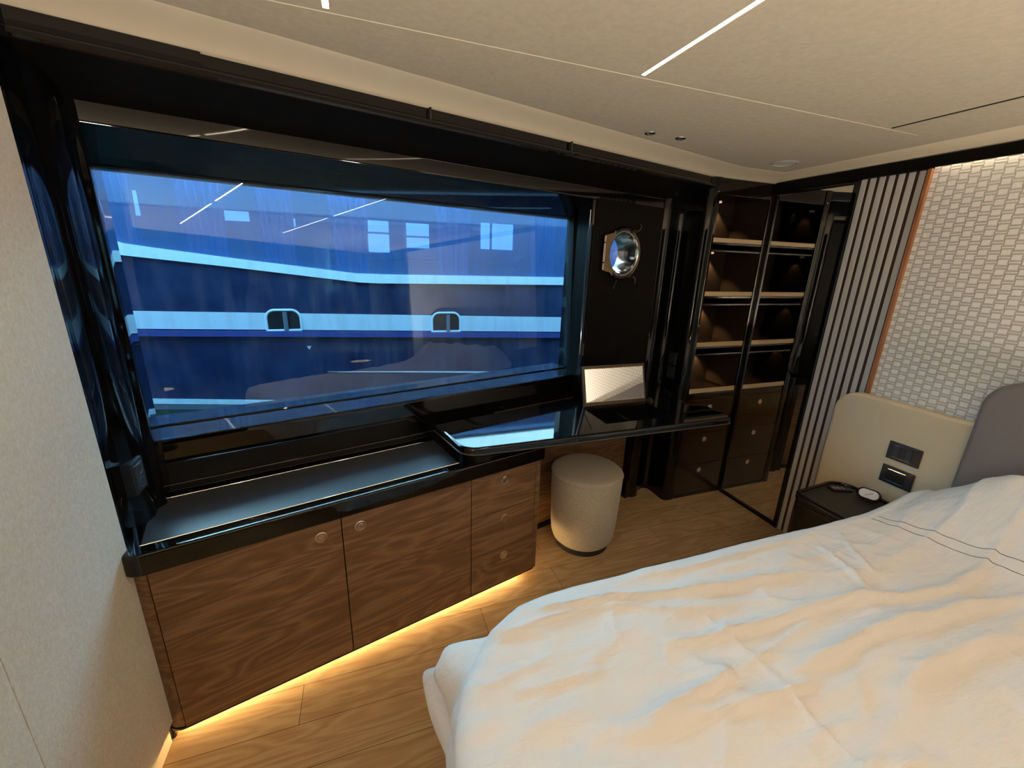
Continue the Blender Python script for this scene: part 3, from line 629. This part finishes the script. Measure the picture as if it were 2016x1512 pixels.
# ------------------------------------------------------------------ headboard wall: mirror, slats, basket panel
mr = thing('wall_mirror', 'full-height wall mirror in a black frame between shelf unit and slats', 'mirror', (2.36, 1.79, 0.0))
fm = MB().box(2.345, 2.372, 1.552, 1.5745, 0.0, 1.987, 0.002).box(2.3575, 2.372, 2.000, 2.017, 0.0, 1.987).box(2.350, 2.372, 1.5745, 2.017, 0.0, 0.022, 0.002).box(2.350, 2.372, 1.5745, 2.017, 1.972, 1.987, 0.002)
part(mr, 'frame', fm, 'black')
part(mr, 'glass', MB().box(2.3602, 2.370, 1.5740, 2.0006, 0.021, 1.973), 'mirror')
sp_ = thing('slat_panel', 'vertical pale grey slats over a dark red-brown backing beside the mirror', 'slat panel', (2.36, 1.41, 0.0))
part(sp_, 'backing', MB().box(2.362, 2.372, 1.282, 1.5515, 0.0, 1.988), 'slat_back')
for k in range(7):
    y1 = 1.5505 - k * 0.0392; part(sp_, 'slat', MB().box(2.3575, 2.3622, y1 - 0.0245, y1, 0.0, 1.988, 0.0015), 'slat')
bp_ = thing('wall_panel', 'cream basket-weave embossed leather panel lit from above, behind the bed', 'wall panel', (2.372, 0.08, 0.9))
part(bp_, 'leather', MB().box(2.361, 2.372, -1.115, 1.266, 0.30, 2.026), 'quilt')
part(bp_, 'edge_strip', MB().box(2.345, 2.372, 1.2665, 1.2805, 0.0, 1.990, 0.001), 'orange_wood', label='orange-brown wooden edge strip')
part(bp_, 'edge_strip', MB().box(2.345, 2.372, -1.1295, -1.1155, 0.0, 1.990, 0.001), 'orange_wood', label='orange-brown wooden edge strip')
hl = part(bp_, 'light_strip', MB().box(2.348, 2.356, -1.10, 1.25, 2.019, 2.025), 'led_hb')
# beige padded side panel and taupe headboard
hs = thing('headboard_panel', 'beige leather padded side panel with rounded corner behind the nightstand', 'headboard panel', (2.31, 1.1, 0.0))
pp = rpoly([(-0.30, 0.05), (1.375, 0.05), (1.375, 0.976), (-0.30, 0.976)], [0, 0, 0.105, 0], 12)
part(hs, 'padding', MB().plate([(a, b) for a, b in pp], 2.300, 2.344, 0.014, 5, 0.004, flip=lambda u, v, w_: (4.644 - w_, u, v)), 'tan_leather', angle=50)
bpipe = [(2.306, a, b) for a, b in rpoly([(-0.30, 0.05), (1.371, 0.05), (1.371, 0.972), (-0.30, 0.972)], [0, 0, 0.102, 0], 12)]
part(hs, 'piping', MB().tube(bpipe[1:-1], 0.0035, 6), 'tan_leather')
def plate_switch(zc, lab, nm, cat, keys):
    t = thing(nm, lab, cat, (2.300, 1.033, zc))
    part(t, 'plate', MB().box(2.291, 2.300, 0.970, 1.096, zc - 0.043, zc + 0.043, 0.0025), 'switch')
    for zz in (0.0275, -0.0300): part(t, 'rail', MB().box(2.2885, 2.2915, 1.000, 1.072, zc + zz, zc + zz + 0.0025), 'chrome')
    if keys:
        for k in range(3): part(t, 'rocker', MB().box(2.287, 2.2915, 1.0005 + k * 0.0238, 1.0235 + k * 0.0238, zc - 0.0255, zc + 0.0255, 0.0015), 'switch' if k == 1 else 'switch_key')
    else:
        q = MB().box(2.289, 2.2915, 1.0005, 1.0715, zc - 0.0255, zc + 0.0255, 0.001)
        q.tube([(2.2885, 1.022 + 0.017 * math.cos(a), zc - 0.001 + 0.017 * math.sin(a)) for a in np.linspace(0, 2 * PI, 24, endpoint=False)], 0.002, 6, True)
        q.box(2.2875, 2.2895, 1.048, 1.066, zc - 0.010, zc + 0.010, 0.001)
        part(t, 'insert', q, 'dark')
plate_switch(0.759, 'slate triple rocker switch plate, upper one on the beige side panel', 'light_switch', 'switch', True)
plate_switch(0.640, 'slate power socket plate, lower one on the beige side panel above the nightstand', 'wall_socket', 'socket', False)

# ------------------------------------------------------------------ bed
BY0, BY1, BX0, BX1 = -0.76, 0.84, 0.20, 2.20
bed = thing('bed', 'double bed with taupe padded headboard under the white duvet', 'bed', (1.2, 0.08, 0))
part(bed, 'base', MB().plate(rpoly([(0.28, -0.70), (2.25, -0.70), (2.25, 0.78), (0.28, 0.78)], [0.22, 0, 0, 0.22], 10), 0.0, 0.30, 0.01), 'bed_base')
part(bed, 'mattress', MB().plate(rpoly([(0.24, -0.74), (2.22, -0.74), (2.22, 0.82), (0.24, 0.82)], [0.28, 0, 0, 0.28], 10), 0.30, 0.585, 0.04, 5), 'mattress')
hbp = rpoly([(-0.74, 0.30), (0.832, 0.30), (0.832, 1.190), (-0.74, 1.190)], [0.0, 0.0, 0.12, 0.12], 12)
part(bed, 'headboard', MB().plate(hbp, 2.232, 2.298, 0.022, 6, 0.004, flip=lambda u, v, w_: (4.530 - w_, u, v)), 'taupe_leather', angle=50)

# duvet surface
rs = np.random.RandomState(7)
_lat = rs.rand(64, 64)
def vnoise(x, y):
    x = np.asarray(x, float); y = np.asarray(y, float); xi = np.floor(x).astype(int); yi = np.floor(y).astype(int); fx = x - xi; fy = y - yi
    fx = fx * fx * (3 - 2 * fx); fy = fy * fy * (3 - 2 * fy); g = lambda a, b: _lat[a % 64, b % 64]
    return (g(xi, yi) * (1 - fx) + g(xi + 1, yi) * fx) * (1 - fy) + (g(xi, yi + 1) * (1 - fx) + g(xi + 1, yi + 1) * fx) * fy - 0.5
FOLDS = [  # (points, height, width)
    ([(0.50, 0.86), (0.646, 0.867), (0.913, 0.835), (1.271, 0.838), (1.467, 0.842)], 0.013, 0.020),
    ([(0.30, 0.835), (0.476, 0.812), (0.61, 0.800), (0.859, 0.752), (1.088, 0.727), (1.273, 0.700)], 0.015, 0.022),
    ([(0.22, 0.770), (0.388, 0.786), (0.599, 0.774), (0.75, 0.71), (0.95, 0.66)], 0.009, 0.022),
    ([(0.627, 0.632), (0.786, 0.612), (0.981, 0.600), (1.281, 0.590), (1.484, 0.544), (1.706, 0.529), (2.12, 0.585)], 0.015, 0.026),
    ([(0.878, 0.478), (1.013, 0.480), (1.222, 0.492), (1.473, 0.472), (1.62, 0.462), (1.85, 0.40)], 0.019, 0.034),
    ([(0.50, 0.492), (0.652, 0.504), (0.763, 0.516)], 0.016, 0.026),
    ([(0.38, 0.488), (0.64, 0.460), (0.929, 0.440)], 0.008, 0.026),
    ([(0.821, 0.714), (0.83, 0.606), (0.845, 0.491), (0.839, 0.365), (0.838, 0.20)], 0.005, 0.012),
    ([(1.438, 0.80), (1.405, 0.693), (1.370, 0.60)], 0.008, 0.018),
    ([(1.60, 0.83), (1.52, 0.74), (1.47, 0.64)], 0.006, 0.018),
    ([(0.253, 0.632), (0.49, 0.618)], 0.006, 0.018),
    ([(1.05, 0.36), (1.25, 0.385), (1.50, 0.37), (1.75, 0.30)], 0.012, 0.034),
    ([(1.30, 0.25), (1.55, 0.27), (1.85, 0.20)], 0.012, 0.040),
    ([(0.45, 0.30), (0.75, 0.26), (1.00, 0.27)], 0.010, 0.040)]
def foldh(x, y):
    h = np.zeros_like(x)
    for pts, amp, wd in FOLDS:
        P_ = np.array(smooth_path(pts, 5)); best = np.full(x.shape, 9.0); sgn = np.zeros_like(x); tt = np.zeros_like(x); nS = len(P_) - 1
        for i in range(nS):
            a = P_[i]; b = P_[i + 1]; e = b - a; L2 = float(e @ e)
            t = np.clip(((x - a[0]) * e[0] + (y - a[1]) * e[1]) / L2, 0, 1)
            dx = x - a[0] - t * e[0]; dy = y - a[1] - t * e[1]; d = np.hypot(dx, dy); m = d < best
            best = np.where(m, d, best); sgn = np.where(m, np.sign(e[0] * dy - e[1] * dx), sgn); tt = np.where(m, (i + t) / nS, tt)
        wloc = np.where(sgn > 0, wd * 0.85, wd * 0.40)
        taper = np.clip(np.minimum(tt, 1 - tt) * 5, 0, 1) ** 0.7
        h += 1.45 * amp * np.exp(-(best / wloc) ** 1.3) * taper
    return h
CX0, CX1, CY0, CY1, CR = 0.165, 2.195, -0.68, 0.850, 0.33
RR = 0.055
def dtop(x, y):
    h = 0.636 + 0.014 * vnoise(x * 2.6 + 3, y * 3.6 + 1)
    rd = lambda a, b: 1 - np.abs(2 * vnoise(a, b)) * 2.0      # creased ridges
    h += 0.0085 * np.clip(rd(x * 3.2 + y * 2 + 7, y * 8.5 - x * 1.2 + 5), 0, 1) ** 2 + 0.0060 * np.clip(rd(x * 5.5 - y * 5 + 2, y * 13 + x * 2 + 9), 0, 1) ** 2
    h += 0.0055 * vnoise(x * 9 + 2, y * 20 + 4) + 0.0040 * vnoise(x * 22 + y * 12, y * 30 - x * 14)
    h += 0.006 * np.clip(rd(x * 14 + y * 4, y * 5 + x * 3), 0, 1) ** 2 * np.clip((y - 0.62) / 0.2, 0, 1) * np.clip((x - 0.9) / 0.5, 0, 1)
    h = 0.640 + (h - 0.640) * (1 - 0.75 * np.clip((y - 0.76) / 0.09, 0, 1))
    h += foldh(x, y) * (1 - 0.5 * np.clip((y - 0.80) / 0.05, 0, 1))
    t = np.clip((0.90 - y) / 0.30, 0, 1); t2 = np.clip((y + 0.75) / 0.30, 0, 1); sm = (t * t * (3 - 2 * t)) ** 0.6 * (t2 * t2 * (3 - 2 * t2)) ** 0.6
    pb = np.exp(-(((x - 2.15) / 0.19) ** 2)) * sm
    h += 0.235 * pb + 0.010 * pb * np.sin(y * 22 + x * 9)
    return h
nx, ny = 330, 300
px = np.linspace(CX0 - 0.46, CX1, nx); py = np.linspace(CY0 - 0.30, CY1 + 0.40, ny)
GXX, GYY = np.meshgrid(px, py, indexing='ij')
# signed distance to rounded rectangle (only the foot corners rounded; head end open)
qx = np.minimum(GXX, CX1 + 5); cxm = CX0 + CR
dxq = np.where(GXX < cxm, cxm - GXX, 0.0); yin0, yin1 = CY0 + CR, CY1 - CR
dyq = np.where(GYY > yin1, GYY - yin1, np.where(GYY < yin0, yin0 - GYY, 0.0)); sy = np.where(GYY > yin1, 1.0, -1.0)
corner = (dxq > 0) & (dyq > 0)
dist = np.where(dxq > 0, np.hypot(dxq, dyq) - CR, dyq - CR)
nxv = np.where(dxq > 0, -dxq / np.maximum(np.hypot(dxq, dyq), 1e-6), 0.0); nyv = np.where(dxq > 0, dyq / np.maximum(np.hypot(dxq, dyq), 1e-6) * sy, sy)
D0 = np.clip(dist, 0, None); D = np.minimum(D0, 0.355)
bx = GXX - nxv * D0; by = GYY - nyv * D0
base = dtop(bx - 0 * nxv, by)
bear = np.arctan2(nyv, nxv)      # outward bearing
perim = np.where(dxq > 0, bear * 0.5, GXX * 1.0)
ang = np.minimum(D / RR, PI / 2); off = RR * np.sin(ang); drop = RR * (1 - np.cos(ang)); ex = np.clip(D - RR * PI / 2, 0, None)
rip = 0.5 + 0.5 * np.sin(perim * 34 + 2.0 * vnoise(perim * 5, D * 3)) 
corn = np.exp(-((bear - 2.33) / 0.18) ** 2)
flare = 0.05 + 0.08 * rip + 0.62 * corn
off = off + ex * np.sin(flare) + corn * 0.045 * np.sin(np.clip(ex / 0.20, 0, 1) * PI) + (0.012 + 0.030 * corn) * vnoise(perim * 20, ex * 16 + bear * 2) * np.clip(ex * 10, 0, 1)
drop = drop + ex * np.cos(flare)
PXX = bx + nxv * off; PYY = by + nyv * off; PZZ = base - drop
idx = np.arange(nx * ny).reshape(nx, ny)
inside = D0 < 0.355
vs = np.stack([PXX, PYY, PZZ], -1).reshape(-1, 3)
fq = []
k4 = inside[:-1, :-1] | inside[1:, :-1] | inside[1:, 1:] | inside[:-1, 1:]
I, J = np.nonzero(k4)
for i, j in zip(I.tolist(), J.tolist()): fq.append((int(idx[i, j]), int(idx[i + 1, j]), int(idx[i + 1, j + 1]), int(idx[i, j + 1])))
used = sorted({a for f in fq for a in f}); rem = {a: k for k, a in enumerate(used)}
dm = MB().add([tuple(vs[a]) for a in used], [tuple(rem[a] for a in f) for f in fq])
dv = thing('duvet', 'rumpled white cotton duvet spread over the bed with two grey stitched lines', 'duvet', (1.2, 0.08, 0.64))
do = part(dv, 'cover', dm, 'linen', angle=180)
if sum(p.normal.z for p in do.data.polygons) < 0: do.data.flip_normals()
sm_ = do.modifiers.new('thickness', 'SOLIDIFY'); sm_.thickness = 0.010; sm_.offset = -1
def on_top(pts):
    P_ = np.array(smooth_path(pts, 10)); z = dtop(P_[:, 0], P_[:, 1]); return [(a, b, c + 0.0008) for (a, b), c in zip(P_, z)]
part(dv, 'stitching', MB().tube(on_top([(1.800, 0.842), (1.815, 0.757), (1.850, 0.609), (1.868, 0.481), (1.875, 0.30), (1.87, 0.0), (1.87, -0.6)]), 0.0013, 5), 'thread')
part(dv, 'stitching', MB().tube(on_top([(1.840, 0.842), (1.855, 0.757), (1.892, 0.620), (1.912, 0.481), (1.92, 0.30), (1.915, 0.0), (1.915, -0.6)]), 0.0013, 5), 'thread')

# ------------------------------------------------------------------ nightstand and what stands on it
NZ = 0.515
nsd = thing('nightstand', 'black-brown lacquer nightstand with raised rim between bed and slats', 'nightstand', (2.11, 1.08, 0))
no = rpoly([(1.930, 0.955), (2.285, 0.955), (2.285, 1.262), (1.930, 1.232)], [0.02, 0.02, 0.09, 0.035], 8)
part(nsd, 'body', MB().plate(rpoly([(1.936, 0.960), (2.283, 0.960), (2.283, 1.256), (1.936, 1.226)], [0.02, 0.02, 0.09, 0.03], 8), 0.0, NZ - 0.03, 0.0), 'night_rim')
part(nsd, 'drawer', MB().box(1.930, 1.938, 0.975, 1.205, 0.20, NZ - 0.045, 0.002), 'night_rim')
part(nsd, 'top', MB().plate(no, NZ - 0.032, NZ - 0.010, 0.004), 'night_rim')
cen = np.mean(np.array(no), 0)
rimp = [(p[0] + (cen[0] - p[0]) * 0.045, p[1] + (cen[1] - p[1]) * 0.045, NZ - 0.006) for p in no]
part(nsd, 'rim', MB().tube(rimp, 0.0095, 10, True), 'night_rim')
part(nsd, 'leather_inset', MB().plate([(p[0] + (cen[0] - p[0]) * 0.09, p[1] + (cen[1] - p[1]) * 0.09) for p in no], NZ - 0.011, NZ - 0.0085, 0.001), 'night_top')
ck = thing('alarm_clock', 'small alarm clock with black case and white dial on the nightstand', 'clock', (2.205, 1.072, NZ + 0.001))
CKR = 0.45
def ckf(u, v, w_, c=(2.205, 1.072, NZ + 0.001)):     # dial faces the camera side and up
    nx_, ny_ = -0.83, -0.30; ln = math.hypot(nx_, ny_); nx_ /= ln; ny_ /= ln; tx, ty = -ny_, nx_
    lean = math.radians(26)
    hx = u * tx - (v * math.sin(lean) * nx_ * -1) * -1 * 0; 
    X = c[0] + u * tx + (-v * math.sin(lean) + w_ * math.cos(lean)) * nx_
    Y = c[1] + u * ty + (-v * math.sin(lean) + w_ * math.cos(lean)) * ny_
    return (X, Y, c[2] + v * math.cos(lean) + w_ * math.sin(lean))
def rrect(w2, h2, r_): return rpoly([(-w2, 0.0), (w2, 0.0), (w2, 2 * h2), (-w2, 2 * h2)], r_, 8)
part(ck, 'case', MB().plate(rrect(0.045, 0.026, 0.0245), -0.020, 0.012, 0.006, flip=ckf), 'dark', angle=45)
face = [(a * 0.80, (b - 0.026) * 0.78 + 0.026) for a, b in rrect(0.045, 0.026, 0.0245)]
part(ck, 'dial', MB().plate(face, 0.0115, 0.0130, 0.0, flip=ckf), 'clock_face')
hd = MB().tube([ckf(0, 0.026, 0.0145), ckf(0.015, 0.033, 0.0145)], 0.0012, 5).tube([ckf(0, 0.026, 0.0145), ckf(-0.013, 0.017, 0.0145)], 0.0010, 5)
part(ck, 'hand', hd, 'red')
mk = MB()
for k in range(12):
    a = k * PI / 6; mk.lathe([(0.0018, 0.0), (0.0016, 0.0006)], n=8, f=lambda x, y, z: ckf(0.030 * math.cos(a) + x, 0.026 + 0.016 * math.sin(a) + y, 0.0130 + z))
part(ck, 'hour_mark', mk, 'grey_plastic')
rc = thing('remote_control', 'small dark remote control lying flat at the back of the nightstand', 'remote control', (2.190, 1.185, NZ - 0.0083))
rp_ = [(2.190 + a * math.cos(-0.35) - b * math.sin(-0.35), 1.185 + a * math.sin(-0.35) + b * math.cos(-0.35)) for a, b in rpoly([(-0.050, -0.022), (0.050, -0.022), (0.050, 0.022), (-0.050, 0.022)], 0.004, 4)]
part(rc, 'case', MB().plate(rp_, NZ - 0.0084, NZ + 0.001, 0.002), 'dark')
kb = MB()
for a in (-0.028, -0.008, 0.012):
    x, y = 2.190 + a * math.cos(-0.35), 1.185 + a * math.sin(-0.35); kb.box(x - 0.005, x + 0.005, y - 0.010, y + 0.010, NZ + 0.0008, NZ + 0.0022, 0.0006)
part(rc, 'button', kb, 'grey_plastic')

# ------------------------------------------------------------------ ceiling fittings
labs = {(-0.032, 1): 'left warm white linear strip light recessed in the ceiling', (0.782, 1): 'right warm white linear strip light recessed in the ceiling',
        (-0.032, 0): 'rear left warm linear strip light behind the camera', (0.782, 0): 'rear right warm linear strip light behind the camera'}
for x in LX:
    for k, (y0, y1) in enumerate(ys):
        t = thing('strip_light', labs[(x, k)], 'strip light', (x, (y0 + y1) / 2, ZC), group='recessed ceiling strip lights')
        part(t, 'diffuser', MB().box(x - SLOT, x + SLOT, y0, y1, ZC + 0.002, ZC + 0.010), 'led')
for x, y, lab in ((-0.40, -0.95, 'added bronze fill uplighter, unseen behind the camera near the left bulkhead'), (1.55, -1.08, 'added bronze fill uplighter, unseen on the far side of the bed')):  # unseen fill lamps, added to brighten the ceiling
    ul = thing('fill_uplighter', lab, 'fill lamp', (x, y, 0.0), group='added fill uplighters')
    part(ul, 'base', MB().lathe([(0.001, 0.0), (0.10, 0.0), (0.10, 0.012), (0.02, 0.02)], (x, y, 0), 32), 'frame_bronze')
    part(ul, 'pole', MB().lathe([(0.010, 0.015), (0.010, 0.60)], (x, y, 0), 16), 'frame_bronze')
    part(ul, 'bowl', MB().lathe([(0.012, 0.59), (0.10, 0.61), (0.125, 0.67), (0.122, 0.67), (0.098, 0.616), (0.001, 0.605)], (x, y, 0), 40, cap=False), 'frame_bronze')
    ld = bpy.data.lights.new('fill_light', 'AREA'); ld.shape = 'DISK'; ld.size = 0.19; ld.energy = 66; ld.color = (1.0, 0.88, 0.73)
    lo2 = bpy.data.objects.new('fill_light', ld); COL.objects.link(lo2); lo2.parent = ul; lo2.location = (0, 0, 0.640); lo2.rotation_euler = (PI, 0, 0)
for x, y, lab in ((1.132, 1.596, 'left of two small recessed ceiling spots with dark bulbs'), (1.285, 1.599, 'right of two small recessed ceiling spots with dark bulbs')):
    t = thing('ceiling_spotlight', lab, 'spotlight', (x, y, ZC), group='small ceiling spots')
    part(t, 'ring', MB().lathe([(0.013, 0.001), (0.013, -0.0035), (0.016, -0.0045), (0.021, -0.003), (0.0225, 0.0)], (x, y, ZC), 28, cap=False), 'chrome')
    part(t, 'bulb', MB().lathe([(0.013, 0.0), (0.012, -0.001), (0.001, -0.0012)], (x, y, ZC - 0.0005), 24), 'dark')
t = thing('ceiling_speaker', 'flush round pale speaker in the ceiling near the corner', 'speaker', (2.020, 1.712, ZC))
part(t, 'rim', MB().lathe([(0.050, -0.001), (0.052, -0.0055), (0.057, -0.0055), (0.061, -0.001)], (2.020, 1.712, ZC), 40, cap=False), 'grey_plastic')
part(t, 'grille', MB().lathe([(0.051, 0.0), (0.050, -0.002), (0.001, -0.0025)], (2.020, 1.712, ZC), 40), 'speaker')
solo("air_vent", MB().box(1.860, 1.869, -0.9, 1.166, ZC - 0.0015, ZC + 0.001), 'gasket', 'long thin dark air slot in the ceiling near the headboard', 'air vent', (1.864, 0.13, ZC))

# ------------------------------------------------------------------ harbour and the neighbouring yacht
YY = 5.0
ya = thing('yacht', 'dark blue motor yacht with pale bands and wide windows moored close outside the window', 'yacht', (0.2, 6.2, -0.35))
fY = lambda a, u, v: (u, a, v)
def band(pts, y0, y1, nm, m, **k): return part(ya, nm, MB().extr(pts, y0, y1, fY), m, **k)
def lin(x, x0, z0, x1, z1): return z0 + (z1 - z0) * (x - x0) / (x1 - x0)
XL, XR = -5.5, 7.5
lt = lambda x: lin(x, -2.124, 0.982, 2.575, 0.857); lb = lambda x: lin(x, -2.124, 0.812, 2.567, 0.666)
ct = [(XL, 2.60), (-2.6, 2.35), (-2.190, 1.700), (-2.130, 1.630), (-2.040, 1.600), (-1.823, 1.571), (-1.219, 1.499), (-0.046, 1.373), (0.219, 1.367), (2.549, 1.375), (XR, 1.40)]
cb = [(XR, 1.30), (2.557, 1.279), (0.2, 1.270), (-0.001, 1.276), (-1.231, 1.412), (-2.133, 1.501), (-2.7, 1.56), (XL, 1.86)]
band([(XL, lt(XL)), (XR, lt(XR))] + cb, YY + 0.01, YY + 0.3, 'topside', 'y_navy')
hullp = [(XL, -0.6), (XR, -0.6), (XR, lb(XR)), (XL, lb(XL))]
band(hullp, YY + 0.01, YY + 0.3, 'hull', 'y_navy')
ports = ((-0.80, 0.165), (0.94, 0.17))
segs = [(XL, ports[0][0] - ports[0][1]), (ports[0][0] + ports[0][1], ports[1][0] - ports[1][1]), (ports[1][0] + ports[1][1], XR)]
for a, b in segs: band([(a, lb(a)), (b, lb(b)), (b, lt(b)), (a, lt(a))], YY - 0.005, YY + 0.25, 'pale_band', 'y_pale')
band([(x, z) for x, z in cb[::-1]] + [(x, z) for x, z in ct[::-1]], YY - 0.03, YY + 0.25, 'window_surround', 'y_white')
band([(XL, lb(XL) - 0.012), (XL, lb(XL) - 0.060), (XR, lb(XR) - 0.085), (XR, lb(XR) - 0.012)], YY - 0.05, YY + 0.2, 'rub_rail', 'y_violet')
for px_, hw in ports:
    zt = lt(px_) + 0.035; zb = lb(px_) - 0.005
    arch = rpoly([(px_ - hw, zb), (px_ + hw, zb), (px_ + hw, zt), (px_ - hw, zt)], [0.01, 0.01, 0.09, 0.09], 8)
    f = band(arch, YY - 0.002, YY + 0.25, 'fairlead', 'y_dark')
    part(ya, 'fairlead_rim', MB().tube([(a, YY - 0.01, b) for a, b in arch], 0.013, 8, True), 'y_white', sub=f)
    part(ya, 'roller', MB().lathe([(0.022, zb), (0.022, zt - 0.02)], (px_ + 0.02, YY - 0.03, 0), 14), 'y_grey', sub=f)
for x, z in ((-0.583, 0.563), (1.137, 0.056), (-0.127, -0.009)): part(ya, 'draught_mark', MB().extr([(x - 0.022, z + 0.02), (x, z - 0.018), (x + 0.022, z + 0.02)], YY - 0.004, YY + 0.02, fY), 'y_white')
band([(-0.42, 0.280), (2.6, 0.085), (2.6, 0.107), (0.509, 0.232)], YY - 0.004, YY + 0.02, 'pinstripe', 'y_white')
bs = lambda x: lin(x, -2.118, 0.096, -0.64, -0.030)
band([(XL, bs(-2.1) + 0.10), (-2.118, 0.096), (-0.64, -0.048), (3, -0.30), (3, -0.36), (-0.64, -0.098), (-2.118, 0.042), (XL, bs(-2.1) + 0.05)], YY - 0.004, YY + 0.02, 'boot_stripe', 'y_white')
band([(XL, 0.12), (-2.118, 0.035), (-0.64, -0.105), (3, -0.37), (3, -0.43), (-0.64, -0.15), (-2.118, -0.02), (XL, 0.04)], YY - 0.003, YY + 0.02, 'grey_stripe', 'y_grey')
band([(XL, 0.03), (-2.118, -0.025), (-0.64, -0.155), (3, -0.44), (3, -0.8), (XL, -0.8)], YY - 0.002, YY + 0.02, 'boot_paint', 'y_green')
# cabin behind the big glass
yg = band([(x, z) for x, z in ct[2:]] + [(XR, 2.40), (-2.60, 2.40)], YY + 0.02, YY + 0.03, 'cabin_glass', 'y_glass')
band([(XL, 2.38), (XR, 2.38), (XR, 3.15), (XL, 3.15)], YY - 0.02, YY + 0.25, 'upper_band', 'y_white')
for x in (-2.9, -1.05, 0.85, 2.75, 4.6):
    band(rpoly([(x + 0.06, 3.15), (x + 1.80, 3.15), (x + 1.80, 3.85), (x + 0.06, 3.85)], 0.14, 6), YY - 0.03, YY + 0.2, 'upper_window', 'y_navy')
band([(XL, 3.15), (XR, 3.15), (XR, 4.6), (XL, 4.6)], YY + 0.0, YY + 0.15, 'upper_side', 'y_white')
part(ya, 'cabin_interior', MB().box(-4.5, 6.5, 7.0, 7.1, 0.6, 3.1).box(-4.5, 6.5, YY + 0.3, 7.1, 0.5, 0.6).box(-4.5, 6.5, YY + 0.25, 7.1, 2.9, 3.1), 'y_inside')
def curtain(x0, x1, z0, z1, yy, waves):
    c = MB(); nn_ = 60; v_ = []
    for z in (z0, z1):
        for i in range(nn_ + 1):
            u = i / nn_; k = 1.0 if z == z1 else 0.72; xc = (x0 + x1) / 2; v_.append((xc + (x0 + (x1 - x0) * u - xc) * k, yy + 0.035 * math.sin(u * waves * 2 * PI), z))
    c.add(v_, [(i, i + 1, nn_ + 2 + i, nn_ + 1 + i) for i in range(nn_)]); return c
for x0, x1, z0, z1, wv in ((-2.35, -1.95, 1.2, 2.7, 6), (-1.66, -1.22, 1.2, 2.7, 6), (-0.98, -0.60, 1.2, 2.7, 7), (-0.30, 0.15, 1.2, 2.7, 6), (0.85, 1.32, 1.2, 2.7, 6), (2.05, 2.45, 1.2, 2.7, 6), (3.0, 3.5, 1.2, 2.7, 6)):
    part(ya, 'curtain', curtain(x0, x1, z0, z1, YY + 0.22, wv), 'y_curtain', angle=60)
for xc in (1.12, 1.55, 1.95, 2.70, 3.10):
    k = 6.1 / YY; zc = 1.22
    stp = rpoly([(xc * k - 0.20, zc), (xc * k + 0.20, zc), (xc * k + 0.15, zc + 0.42), (xc * k - 0.15, zc + 0.42)], [0.02, 0.02, 0.14, 0.14], 6)
    part(ya, 'armchair', MB().extr(stp, 6.0, 6.35, fY), 'y_dark')
part(ya, 'cabin_rail', MB().tube(smooth_path([(-0.02, 5.6, 1.50), (0.7, 5.6, 1.53), (1.5, 5.6, 1.51), (2.0, 5.6, 1.49), (2.25, 5.6, 1.36)], 8), 0.012, 8), 'y_dark')
def far(x0, z0, x1, z1):      # far-side windows seen through the cabin: glowing panels stand in for daylight
    k = 6.98 / YY; part(ya, 'far_window_glow', MB().box(x0 * k, x1 * k, 6.96, 6.985, 1.55 + (z0 - 1.55) * k, 1.55 + (z1 - 1.55) * k, 0.01), 'y_lit')
for q in ((-1.95, 1.845, -1.86, 2.06), (-1.20, 1.845, -0.99, 1.935), (-0.62, 1.82, -0.585, 1.90), (0.105, 1.60, 0.325, 1.79), (0.105, 1.81, 0.325, 1.925), (0.51, 1.66, 0.76, 1.77), (0.51, 1.79, 0.76, 1.92), (1.36, 1.68, 1.47, 1.97), (1.50, 1.68, 1.76, 1.97), (2.05, 1.68, 2.13, 1.87), (2.18, 1.62, 2.28, 1.93)): far(*q)
solo('water', MB().box(-30, 30, 2.6, 60, -1.0, -0.62), 'water', 'dark green harbour water between the two boats', 'water', (0, 20, -0.8), kind='stuff')
